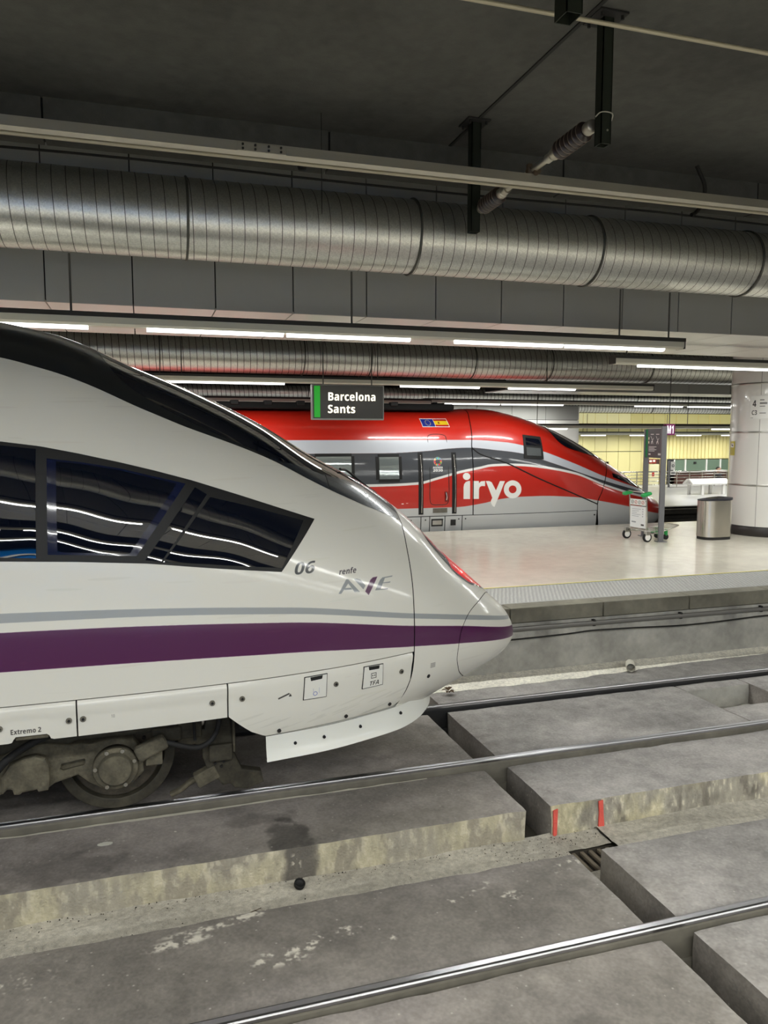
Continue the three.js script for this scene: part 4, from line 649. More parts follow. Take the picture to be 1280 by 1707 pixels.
const iryoTex = canvas(2048, 604, (c, W, Hh) => {
  const X = x => (x - iX0) / iXW * W, Y = y => Hh - (y - iY0) / iYH * Hh;
  c.fillStyle = '#c02214'; c.fillRect(0, 0, W, Hh);
  const fill = (t, b, col, dt = 0, db = 0) => { const T = curve(t), B = b ? curve(b) : () => 0.2; c.fillStyle = col; c.beginPath(); for (let i = 0; i <= 240; i++) { const x = lerp(1.9, 14.1, i / 240); c.lineTo(X(x), Y(T(x) + dt)); } for (let i = 240; i >= 0; i--) { const x = lerp(1.9, 14.1, i / 240); c.lineTo(X(x), Y(B(x) + db)); } c.fill(); };
  fill(iRedT, iSilB, '#c3c7cf'); fill(iSilB, iDarkB, '#3b3e44'); fill(iDarkB, iDarkB, '#e2e2e0', 0.005, -0.055); fill(iRedB, null, '#c2c4c4');
  // word mark
  const P = ([a, b]) => { const px = 740 + a / 8, py = 690 + b / 8; return [X(7.276 + (px - 773) * 0.01604), Y(2.175 - 0.0133 * (py - 788) - 0.00044 * (px - 773))]; };
  const poly = pts => { c.beginPath(); pts.forEach((p, i) => { const q = P(p); i ? c.lineTo(...q) : c.moveTo(...q); }); c.closePath(); c.fill(); };
  const ring = (cx, cy, rx, ry, ix, iy) => { c.beginPath(); for (let i = 0; i <= 60; i++) { const a = i / 60 * 6.2832; const q = P([cx + rx * Math.cos(a), cy + ry * Math.sin(a)]); i ? c.lineTo(...q) : c.moveTo(...q); } if (ix) for (let i = 60; i >= 0; i--) { const a = i / 60 * 6.2832; const q = P([cx + ix * Math.cos(a), cy + iy * Math.sin(a)]); i === 60 ? c.moveTo(...q) : c.lineTo(...q); } c.fill('evenodd'); };
  c.fillStyle = '#f0f0ec'; ring(305, 835, 48, 52);
  poly([[265, 1160], [265, 990], [272, 945], [295, 912], [330, 898], [350, 898], [350, 1160]]);
  poly([[383, 898], [463, 898], [466, 930], [490, 902], [545, 896], [545, 972], [500, 972], [475, 985], [466, 1020], [466, 1158], [383, 1158]]);
  poly([[553, 897], [600, 897], [632, 915], [688, 1030], [740, 895], [808, 895], [672, 1274], [648, 1262], [626, 1220], [622, 1185], [640, 1140]]);
  ring(912, 1015, 120, 132, 52, 56);
  // goals wheel and lettering on the door
  const cols = ['#d3a029', '#4c9f38', '#c5192d', '#ff3a21', '#26bde2', '#fcc30b', '#a21942', '#fd6925', '#dd1367', '#fd9d24', '#bf8b2e', '#3f7e44', '#0a97d9', '#56c02b', '#00689d', '#19486a', '#e5243b'];
  cols.forEach((k, i) => { c.strokeStyle = k; c.lineWidth = 7; c.beginPath(); c.arc(X(6.634), Y(2.45), 13, i / 17 * 6.283, (i + 0.86) / 17 * 6.283); c.stroke(); });
  c.strokeStyle = 'rgba(240,240,240,0.5)'; c.lineWidth = 1.5; c.beginPath(); c.arc(X(6.634), Y(2.45), 17, 0, 7); c.stroke();
  const t = (s, x, y, h, w) => { c.save(); c.fillStyle = '#f2f2f0'; c.font = 'bold 100px sans-serif'; const m = c.measureText(s).width; c.translate(X(x), Y(y)); c.scale(w / iXW * W / m, h / iYH * Hh / 72); c.fillText(s, 0, 0); c.restore(); };
  t('AGENDA', 6.505, 2.285, 0.045, 0.25); t('2030', 6.505, 2.215, 0.06, 0.25);
  c.fillStyle = 'rgba(240,240,236,0.9)'; c.fillRect(X(5.72), Y(1.485), 9, 4); c.fillRect(X(5.83), Y(1.49), 9, 2);
});
iryoTex.repeat.set(1 / iXW, 1 / iYH); iryoTex.offset.set(-iX0 / iXW, -iY0 / iYH);
const iPaint = new THREE.MeshPhysicalMaterial({ color: 0xffffff, map: iryoTex, roughness: 0.32, clearcoat: 0.8, clearcoatRoughness: 0.08 });
const iryo = thing('high_speed_train', 'red, silver and grey high speed train standing across the pale platform', 'train');
const ipart = (name, g, m, p = iryo) => obj(name, g, m, p, false);
{
  const xs1 = [-15, -8, -2, ...range(1.9, 7.55, 20)], skirtTop = 1.165;
  const seamX = pchip([0, 0.25, 0.38, 0.61, 0.7, 2], [7.74, 7.68, 7.62, 7.563, 7.53, 7.53]), seam2 = pchip([0, 0.267, 0.616, 0.883, 1, 1.16, 2], [11.9, 11.74, 11.452, 11.195, 11.05, 11.09, 11.2]);
  for (const side of [1, -1]) {
    const sk = x => side > 0 ? I.sAt(x, skirtTop) : 1.9;
    ipart('body_side', gridGeo(xs1.length - 1, 40, (u, v) => { const i = Math.round(u * (xs1.length - 1)); const sv = lerp(0, sk(7.5), v); const x = i === xs1.length - 1 ? seamX(sv) - 0.012 : Math.min(xs1[i], 7.3); return I.P(x, lerp(0, sk(x), v), side); }, p => [p[0], p[1]]), iPaint);
    ipart('cab_side', gridGeo(60, 48, (u, v) => { const s0 = lerp(0, sk(9), v), a = seamX(s0) + 0.012, b = seam2(lerp(0, sk(11), v)) - 0.012, x = lerp(a, b, u); return I.P(x, lerp(0, sk(x), v), side); }, p => [p[0], p[1]]), iPaint);
    ipart('nose_cone', gridGeo(50, 60, (u, v) => { const s = v * 2, a = seam2(s) + 0.012, q = 1 - Math.pow(1 - u, 1.5); return I.P(lerp(a, 13.96, q), s, side); }, p => [p[0], p[1]]), iPaint);
    ipart('inner_shell', band(I, range(5, 13, 60), () => 0, x => side > 0 ? lerp(1.15, 1.9, smooth(10.8, 11.2, x)) : 1.9, 30, side, -0.05), M.black);
  }
  // diagonal joint and door lines
  const groove = (pts, r = 0.014) => ipart('panel_joint', lineOn(I, pts, r, 0.0), M.black);
  groove([[7.53, 2.77], [7.722, 2.623], [8.387, 2.408], [9.319, 1.999], [10.2, 1.65], [11.046, 1.317]], 0.016);
  groove([[1.9, skirtTop], [4, skirtTop], [7, skirtTop - 0.005], [9.3, skirtTop - 0.01], [11.02, skirtTop - 0.02]], 0.01);
  // lower skirt, one panel for each joint the photograph shows
  const joints = [-15, 2.2, 3.6, 4.9, 5.7, 6.2, 6.42, 6.805, 7.248, 11.03];
  for (let i = 0; i < joints.length - 1; i++) { const a = joints[i] + 0.012, b = joints[i + 1] - 0.012, n = i === 8 ? 40 : 8;
    const s = ipart('skirt_panel', skin(I, range(a, b, n).map(x => [x, skirtTop - 0.012]), range(a, b, n).map(x => [x, 0.62]), (u, v) => v > 0.82 ? 0.012 : 0.004, 0.03, n * 2, 8), iPaint);
    if (i === 6) ipart('recess', mergeGeometries([clean(skin(I, [[6.46, 1.1], [6.75, 1.1]], [[6.46, 0.92], [6.75, 0.92]], 0.014, 0.01, 6, 4))]), M.dark, s), ipart('recess_plate', skin(I, [[6.49, 1.06], [6.72, 1.06]], [[6.49, 0.96], [6.72, 0.96]], 0.018, 0.004, 6, 4), M.steel, s);
    if (i === 7) ipart('socket', skin(I, [[6.95, 1.07], [7.08, 1.07]], [[6.95, 0.93], [7.08, 0.93]], 0.018, 0.01, 6, 4), M.dark, s);
    if (i > 3) ipart('screw', disc(I, i === 8 ? 7.33 : (joints[i] + joints[i + 1]) / 2 + (i > 5 ? 0.13 : 0), 1.08, 0.016, 0.02, 0.014), M.dark, s);
    if (i === 8) ipart('screw', disc(I, 10.95, 1.05, 0.02, 0.02, 0.01), M.dark, s); }
  // windows
  const win = (x0, x1, y0, y1) => { const r = 0.06, f = ipart('window_frame', skin(I, [[x0 + r, y1], [x1 - r, y1]], [[x0 + r, y0], [x1 - r, y0]], 0.012, 0.012, 8, 6), M.black);
    for (const [a, b] of [[x0, x0 + r], [x1 - r, x1]]) ipart('frame_side', skin(I, [[a, y1 - r], [b, y1 - r]], [[a, y0 + r], [b, y0 + r]], 0.012, 0.012, 2, 6), M.black, f);
    ipart('window_pane', skin(I, [[x0 + 0.075, y1 - 0.07], [x1 - 0.075, y1 - 0.07]], [[x0 + 0.075, y0 + 0.07], [x1 - 0.075, y0 + 0.07]], 0.02, 0.008, 12, 8), iGlass, f); return f; };
  const iGlass = new THREE.MeshPhysicalMaterial({ color: 0x9aa3a3, roughness: 0.06, metalness: 0.55, clearcoat: 1, clearcoatRoughness: 0.02 });
  win(3.63, 4.6, 1.985, 2.65); win(5.11, 5.735, 1.985, 2.63); win(2.0, 3.2, 1.985, 2.65); win(0.4, 1.6, 1.985, 2.65); win(-1.2, 0, 1.985, 2.65);
  // door with its two grab rails
  const door = ipart('door', tube([[6.43, 2.97], [6.43, 2.2], [6.43, 1.55], [6.46, 1.46], [6.54, 1.43], [6.65, 1.43], [6.8, 1.43], [6.87, 1.46], [6.9, 1.55], [6.9, 2.2], [6.9, 2.97], [6.88, 3.05], [6.8, 3.08], [6.52, 3.08], [6.45, 3.05]].map(([x, y]) => I.at(x, y, 0.0)), 0.008, 120, 5, true), M.dark);
  ipart('door_handle', skin(I, [[6.8, 1.74], [6.87, 1.74]], [[6.8, 1.5], [6.87, 1.5]], 0.012, 0.01, 4, 6), std(0x7d1712, 0.5), door);
  ipart('handle_lever', tube([I.at(6.82, 1.72, 0.03), I.at(6.84, 1.62, 0.04), I.at(6.83, 1.54, 0.03)], 0.016, 10, 6), M.chrome, door);
  ipart('step', skin(I, [[6.5, 1.35], [6.86, 1.35]], [[6.5, 1.24], [6.86, 1.24]], 0.016, 0.01, 4, 3), M.railSide, door);
  for (const [a, b] of [[6.14, 6.26], [6.985, 7.1]]) { const g = ipart('rail_recess', skin(I, [[a, 2.66], [b, 2.66]], [[a, 1.21], [b, 1.21]], 0.006, 0.006, 3, 20), M.black); ipart('grab_rail', tube([I.at((a + b) / 2, 2.6, 0.02), I.at((a + b) / 2 + 0.005, 2.2, 0.05), I.at((a + b) / 2 + 0.01, 1.7, 0.05), I.at((a + b) / 2 + 0.012, 1.25, 0.02)], 0.011, 30, 8), M.chrome, g); }
  // cab side window, windscreen, lamp
  const cw = ipart('cab_window', skin(I, [[8.96, 3.075], [9.49, 3.02]], [[8.9, 2.5], [9.46, 2.47]], 0.014, 0.012, 12, 12), M.black);
  ipart('window_pane', skin(I, [[9.02, 3.0], [9.41, 2.955]], [[9.0, 2.82], [9.45, 2.785]], 0.02, 0.005, 6, 6), M.glassDark, cw);
  ipart('window_pane', skin(I, [[9.0, 2.77], [9.41, 2.735]], [[8.99, 2.57], [9.4, 2.55]], 0.02, 0.005, 6, 6), std(0x6b6f70, 0.15, 0.4), cw);
  const sW = pchip([9.86, 9.95, 10.034, 10.262, 10.778, 11.3, 11.72], [0.0, 0.36, 0.447, 0.498, 0.463, 0.37, 0.27]);
  ipart('windscreen', mergeGeometries([1, -1].map(s => band(I, [9.86, 9.88, 9.92, ...range(9.95, 11.72, 40)], () => 0, sW, 16, s, 0.012))), M.glassDark);
  const lt = [[11.69, 2.075], [11.84, 2.045], [12.49, 1.86], [12.93, 1.64]], lb = [[11.68, 1.975], [12.05, 1.86], [12.43, 1.73], [12.9, 1.615]];
  const hl = ipart('head_lamp', skin(I, lt, lb, 0.012, 0.01, 30, 6), M.glassDark);
  for (const [x, y] of [[11.9, 1.965], [12.2, 1.87]]) ipart('lamp', disc(I, x, y, 0.03, 0.02, 0.014), M.lensGrey, hl);
  // roof equipment
  ipart('roof_pod', mergeGeometries([clean(rbox(19, 0.16, 1.5, 0.05, -2.2, 3.74, -18.3)), clean(rbox(0.12, 0.3, 0.12, 0.02, 7.05, 3.74, -18.25))]), std(0x060606, 0.9));
  for (let x = 0.5; x < 6; x += 0.75) ipart('roof_bracket', rbox(0.18, 0.1, 0.2, 0.02, x, 3.8, -17.6), M.black);
  // flags
  const flag = canvas(512, 150, (c) => { c.fillStyle = '#e9e9e9'; c.fillRect(0, 0, 512, 150); c.fillStyle = '#1a2a7c'; c.fillRect(8, 8, 238, 134); for (let i = 0; i < 12; i++) { const a = i / 12 * 6.283; c.fillStyle = '#e8c93a'; c.beginPath(); c.arc(127 + 48 * Math.cos(a), 75 + 46 * Math.sin(a), 6, 0, 7); c.fill(); } c.fillStyle = '#a8201c'; c.fillRect(252, 8, 252, 134); c.fillStyle = '#d9b81e'; c.fillRect(252, 40, 252, 70); c.fillStyle = '#8a4a1e'; c.fillRect(318, 56, 30, 36); c.fillRect(310, 84, 46, 8); });
  const fg = skin(I, [[6.34, 3.455], [7.02, 3.455]], [[6.36, 3.255], [7.05, 3.255]], 0.008, 0.004, 10, 6), uv = fg.attributes.uv; for (let i = 0; i < uv.count; i++) { const x = uv.getX(i), y = uv.getY(i), v = clamp((y - 3.255) / 0.2, 0, 1); uv.setXY(i, clamp((x - lerp(6.36, 6.34, v)) / lerp(0.69, 0.68, v), 0, 1), v); }
  ipart('flag_decal', fg, printMat(flag, 0.35));
  ipart('underframe', mergeGeometries([clean(bx(-15, 10.6, 0.2, 1.1, -19.5, -17.2))]), M.black);
}

// ---------------------------------------------------------------- hanging signs
function textSign() { return canvas(1024, 486, (c, W, Hh) => { c.fillStyle = '#000'; c.fillRect(0, 0, W, Hh); c.fillStyle = '#fff'; const t = (s, x, y, w, h) => { c.save(); c.font = 'bold 200px sans-serif'; const m = c.measureText(s).width; c.translate(x, y); c.scale(w / m, h / 146); c.fillText(s, 0, 0); c.restore(); }; t('Barcelona', 205, 222, 715, 120); t('Sants', 205, 405, 410, 120); }); }
{
  const t = thing('destination_sign', 'hanging dark display with green bar reading Barcelona Sants', 'sign', null, [3.96, 3.715, -15]);
  obj('sign_case', [rbox(1.49, 0.7, 0.12, 0.012, 0, 0, -0.07)], std(0x9a9a98, 0.4, 0.6), t);
  const tex = textSign();
  obj('screen', new THREE.PlaneGeometry(1.44, 0.65).translate(0, 0.005, 0.0), std(0x35332f, 0.25, 0, { emissive: new THREE.Color(1, 0.93, 0.72), emissiveMap: tex, emissiveIntensity: 1.9 }), t, false);
  obj('green_bar', bx(-0.7, -0.58, -0.3, 0.315, -0.005, 0.006), std(0x0f9a1c, 0.35, 0, { emissive: new THREE.Color(0.02, 0.4, 0.03), emissiveIntensity: 0.5 }), t);
  for (const x of [-0.5, 0.5]) obj('hanger_rod', rod([x, 0.35, -0.07], [x, 2.85, -0.07], 0.012), M.galvDark, t);
  const L = new THREE.RectAreaLight(new THREE.Color(1, 0.93, 0.72), 0.4, 1.1, 0.4); L.position.set(0.1, 0, 0.03); L.lookAt(4.06, 3.715, 0); L.castShadow = true; t.add(L);
}
{
  const t = thing('metro_sign', 'small purple hanging sign reading M1 by the grey post', 'sign', null, [11.6, 3.195, -15]);
  const tex = canvas(256, 256, (c) => { c.fillStyle = '#5d1f48'; c.fillRect(0, 0, 256, 256); c.fillStyle = '#ffffff'; c.save(); c.font = 'bold 200px sans-serif'; const m = c.measureText('M1').width; c.translate(14, 222); c.scale(222 / m, 1.3); c.fillText('M1', 0, 0); c.restore(); });
  obj('sign_box', rbox(0.24, 0.26, 0.1, 0.008, 0, 0, -0.055), std(0x5d1f48, 0.4), t);
  obj('sign_face', new THREE.PlaneGeometry(0.235, 0.25), std(0xffffff, 0.4, 0, { map: tex, emissive: 0xffffff, emissiveMap: tex, emissiveIntensity: 1.1 }), t, false);
  obj('hanger_rod', rod([0.0, 0.13, -0.05], [0.0, CY - 3.195, -0.05], 0.01), M.galvDark, t);
  const L = new THREE.RectAreaLight(0xffd8f0, 0.3, 0.2, 0.22); L.position.set(0, 0, 0.02); L.lookAt(11.55, 3.15, 0); L.castShadow = true; t.add(L);
}
// information panel on two posts, seen almost edge on
{
  const t = thing('information_post', 'grey two-post information panel with a green edge strip', 'sign', null, [10.49, PY, -14.06], Math.atan2(-0.964, -0.267));
  // local x runs from the far post to the near post
  for (const s of [-1, 1]) { obj('post', rbox(0.06, s > 0 ? 2.42 : 2.36, 0.11, 0.01, s * 0.48, s > 0 ? 1.21 : 1.18, 0), M.postGrey, t); obj('foot_plate', rbox(0.2, 0.012, 0.2, 0.004, s * 0.48, 0.007, 0), M.postGrey, t); }
  const tex = canvas(512, 320, (c, W, Hh) => { c.fillStyle = '#4b4d50'; c.fillRect(0, 0, W, Hh); c.fillStyle = '#12804a'; c.fillRect(0, 0, 62, Hh); c.fillStyle = '#e8e8e6'; for (const [x, y] of [[95, 105], [95, 150]]) { c.fillStyle = '#f1e9c0'; c.fillRect(x - 14, y - 14, 28, 28); } c.strokeStyle = '#e8e8e6'; c.lineWidth = 9; for (const x of [200, 370]) { c.beginPath(); c.moveTo(x - 45, 80); c.lineTo(x - 20, 100); c.lineTo(x + 20, 145); c.lineTo(x - 30, 145); c.moveTo(x + 45, 100); c.lineTo(x - 20, 150); c.stroke(); c.beginPath(); c.arc(x - 20, 160, 8, 0, 7); c.arc(x + 25, 160, 8, 0, 7); c.fillStyle = '#e8e8e6'; c.fill(); c.fillRect(x - 50, 55, 100, 8); } c.fillStyle = '#d8d8d6'; for (let i = 0; i < 4; i++) c.fillRect(95, 195 + i * 16, 250 - (i % 2) * 60, 7); c.fillRect(95, 275, 70, 16); c.fillRect(400, 268, 90, 22); });
  obj('panel_board', rbox(0.9, 0.62, 0.05, 0.008, 0, 2.06, 0), std(0x4b4d50, 0.4), t);
  obj('panel_print', new THREE.PlaneGeometry(0.9, 0.61).translate(0, 2.06, 0.028), printMat(tex, 0.4), t, false);
}
// luggage trolley
{
  const t = thing('luggage_trolley', 'chrome luggage trolley with green handles and white notice board', 'trolley', null, [10.07, PY, -13.97], 0.06);
  // local x points into the platform (away from the board), z across
  const S = M.chrome, put = (n, g, m = S) => obj(n, g, m, t);
  for (const s of [-1, 1]) {
    put('upright', tube([[0.02, 0.24, s * 0.24], [0, 0.5, s * 0.27], [-0.02, 0.85, s * 0.27], [-0.03, 0.97, s * 0.27]], 0.014, 20, 8));
    put('handle_arm', tube([[-0.03, 0.95, s * 0.27], [-0.02, 1.02, s * 0.28], [-0.08, 1.05, s * 0.29]], 0.013, 12, 8));
    put('handle_grip', rbox(0.22, 0.07, 0.13, 0.03, -0.06, 1.0, s * 0.3, 0, 0, 0.25), M.green);
    put('base_rail', tube([[-0.02, 0.2, s * 0.27], [0.2, 0.17, s * 0.27], [0.7, 0.25, s * 0.22], [0.92, 0.3, s * 0.18]], 0.016, 24, 8));
    const w = put('front_wheel', [cyl(0.1, 0.1, 0.045, -0.03, 0.1, s * 0.33, 'z', 24)], M.rubber); obj('wheel_hub', [cyl(0.068, 0.068, 0.055, -0.03, 0.1, s * 0.33, 'z', 20)], M.white, w);
    put('wheel_fork', rbox(0.13, 0.1, 0.075, 0.02, -0.03, 0.19, s * 0.33), M.steel);
    put('brake_block', rbox(0.16, 0.06, 0.07, 0.02, 0.45, 0.15, s * 0.14), M.green);
  }
  for (const z of [-0.14, 0.14]) { put('rear_wheel', cyl(0.06, 0.06, 0.04, 0.62, 0.06, z, 'z'), M.rubber); put('wheel_fork', rbox(0.06, 0.14, 0.06, 0.012, 0.62, 0.16, z), M.green); }
  put('cross_bar', rod([0.02, 0.24, -0.24], [0.02, 0.24, 0.24], 0.012));
  for (const [x, y, w, r] of [[-0.02, 0.85, 0.27, 0.012], [0.92, 0.3, 0.18, 0.014], [0.5, 0.22, 0.24, 0.01], [-0.06, 1.04, 0.27, 0.012]]) put('cross_bar', rod([x, y, -w], [x, y, w], r));
  for (const z of [-0.16, -0.08, 0, 0.08, 0.16]) put('platform_wire', tube([[0.04, 0.2, z], [0.4, 0.2, z], [0.9, 0.3, z * 0.8]], 0.007, 14, 6));
  const tex = canvas(384, 512, (c, W, Hh) => { c.fillStyle = '#eceeef'; c.fillRect(0, 0, W, Hh); c.fillStyle = '#a9adb3'; for (let i = 0; i < 5; i++) c.fillRect(40, 60 + i * 44, 230 - (i % 3) * 50, 12); for (let i = 0; i < 4; i++) { c.beginPath(); c.arc(320, 60 + i * 58, 15, 0, 7); c.fill(); } c.fillStyle = '#8f949a'; c.fillRect(40, 370, 110, 30); c.fillStyle = '#35383d'; c.fillRect(280, 420, 76, 40); });
  put('notice_board', rbox(0.016, 0.46, 0.5, 0.004, -0.012, 0.5, 0), M.white); obj('notice_print', new THREE.PlaneGeometry(0.48, 0.45).rotateY(-Math.PI / 2).translate(-0.023, 0.5, 0), printMat(tex, 0.4), t, false);
  const tex2 = canvas(384, 110, (c) => { c.fillStyle = '#f0efec'; c.fillRect(0, 0, 384, 110); ['#555a60', '#c0392b', '#555a60', '#c0392b'].forEach((k, i) => { c.strokeStyle = k; c.lineWidth = 9; c.beginPath(); c.arc(60 + i * 88, 55, 30, 0, 7); c.moveTo(45 + i * 88, 65); c.lineTo(75 + i * 88, 45); c.stroke(); }); });
  put('rule_strip', rbox(0.016, 0.13, 0.5, 0.004, -0.022, 0.815, 0), M.white); obj('rule_print', new THREE.PlaneGeometry(0.48, 0.12).rotateY(-Math.PI / 2).translate(-0.032, 0.815, 0), printMat(tex2, 0.4), t, false);
}
// litter bin
{
  const t = thing('litter_bin', 'brushed steel litter bin with slanted dark rim beside the white column', 'bin', null, [11.78, PY, -13.68]);
  const out = (k, n = 40) => Array.from({ length: n }, (_, i) => { const a = i / n * 2 * Math.PI, c = Math.cos(a), s = Math.sin(a); return [Math.sign(c) * Math.pow(Math.abs(c), 0.55) * 0.36 * k, Math.sign(s) * Math.pow(Math.abs(s), 0.8) * 0.24 * k]; });
  const wall = (k, y0, y1) => gridGeo(40, 6, (u, v) => { const p = out(k)[Math.round(u * 40) % 40]; return [p[0], lerp(y0, y1(p[0]), v), -p[1]]; });
  const top = x => 0.86 + 0.08 * x;
  obj('bin_body', wall(1, 0.06, top), M.brushed, t);
  obj('bin_base', [wall(0.97, 0, () => 0.06)], M.dark, t);
  obj('bin_rim', [wall(1.03, 0.84, x => top(x) + 0.015), gridGeo(40, 3, (u, v) => { const p = out(lerp(1.03, 0.55, v))[Math.round(u * 40) % 40]; return [p[0], top(p[0]) + 0.015 + 0.02 * v, -p[1]]; })].map((g, i) => { if (!i) { const p = g.attributes.position; for (let k = 0; k < p.count; k++) if (p.getY(k) < top(p.getX(k))) p.setY(k, Math.max(p.getY(k), top(p.getX(k)) - 0.03)); } return g; }), std(0x3c3c42, 0.4, 0.4), t);
  obj('bin_flap', gridGeo(40, 2, (u, v) => { const p = out(lerp(0.6, 0.001, v))[Math.round(u * 40) % 40]; return [p[0], top(p[0]) + 0.03 - 0.03 * v, -p[1]]; }), M.brushed, t);
}
// column
{
  const cx = 13.62, cz = -14.1, R = 0.87;
  const t = thing('round_column', 'big round white column with metal bands at the right edge', 'column', null, [cx, PY, cz]);
  obj('column_core', cyl(R - 0.03, R - 0.03, CY - PY, 0, (CY - PY) / 2, 0, 'y', 48), M.dark, t);
  const ys = [0.2, 1.13, 2.3, 3.36, 4.4, CY - PY];
  for (let i = 0; i < 5; i++) for (let k = 0; k < 6; k++) { const n = 16; obj('cladding_panel', gridGeo(n, 1, (u, v) => { const a = (k + 0.5 + lerp(0.004, 0.996, u)) / 6 * 2 * Math.PI; return [R * Math.cos(a), lerp(ys[i] + 0.02, ys[i + 1] - 0.02, v), -R * Math.sin(a)]; }), M.gloss, t); }
  for (let i = 1; i < 5; i++) obj('metal_band', lathe([[R - 0.01, ys[i] - 0.022], [R + 0.004, ys[i] - 0.02], [R + 0.004, ys[i] + 0.02], [R - 0.01, ys[i] + 0.022]], 64), M.steel, t);
  obj('plinth', lathe([[R - 0.1, 0], [R - 0.005, 0], [R - 0.005, 0.2], [R - 0.1, 0.21]], 64), std(0x2c2826, 0.4), t);
  const wrap = (a0, a1, y0, y1, r) => gridGeo(14, 1, (u, v) => { const a = lerp(a0, a1, u); return [r * Math.cos(a), lerp(y0, y1, v), -r * Math.sin(a)]; });
  // angles: -90 degrees faces the camera side (+z)
  const sg = tag(obj('platform_notice', wrap(-2.88, -2.3, 2.58, 3.1, R + 0.008), printMat(canvas(512, 400, (c, W, Hh) => { c.fillStyle = '#e9e8e4'; c.fillRect(0, 0, W, Hh); c.fillStyle = '#23211f'; c.font = 'bold 150px sans-serif'; c.fillText('4', 60, 190); c.font = 'bold 104px sans-serif'; c.fillText('C3', 44, 325); c.fillStyle = '#7d7b78'; for (const [y, w, h] of [[70, 90, 18], [118, 150, 30], [176, 110, 14], [290, 130, 14]]) c.fillRect(215, y, w, h); c.strokeStyle = '#bdbbb6'; c.lineWidth = 4; c.strokeRect(8, 8, W - 16, Hh - 16); c.fillRect(24, 372, 60, 8); }), 0.3)), 'pale platform notice with 4 and C3 on the white column', 'sign');
  sg.geometry.dispose; sg.position.set(cx, PY, cz);
  const cv = obj('camera_notice', wrap(-3.58, -3.32, 1.78, 2.1, R + 0.008), printMat(canvas(128, 256, (c) => { c.fillStyle = '#c9b92c'; c.fillRect(0, 0, 128, 256); c.fillStyle = '#eeeae2'; c.fillRect(24, 38, 80, 74); c.fillStyle = '#22201c'; c.save(); c.translate(64, 75); c.rotate(0.5); c.fillRect(-22, -10, 44, 20); c.restore(); c.fillStyle = '#b5a41f'; for (let i = 0; i < 5; i++) c.fillRect(18, 140 + i * 20, 92, 8); }), 0.4));
  tag(cv, 'small yellow camera surveillance notice on the white column', 'sign'); cv.position.set(cx, PY, cz);
  for (const m of [sg, cv]) { const uv = m.geometry.attributes.uv, p = m.geometry.attributes.position; const ys2 = Array.from({ length: p.count }, (_, i) => p.getY(i)), lo = Math.min(...ys2), hi = Math.max(...ys2), as = Array.from({ length: p.count }, (_, i) => Math.atan2(-p.getZ(i), p.getX(i))), a0 = Math.min(...as), a1 = Math.max(...as); for (let i = 0; i < p.count; i++) uv.setXY(i, (as[i] - a0) / (a1 - a0), (ys2[i] - lo) / (hi - lo)); }
}

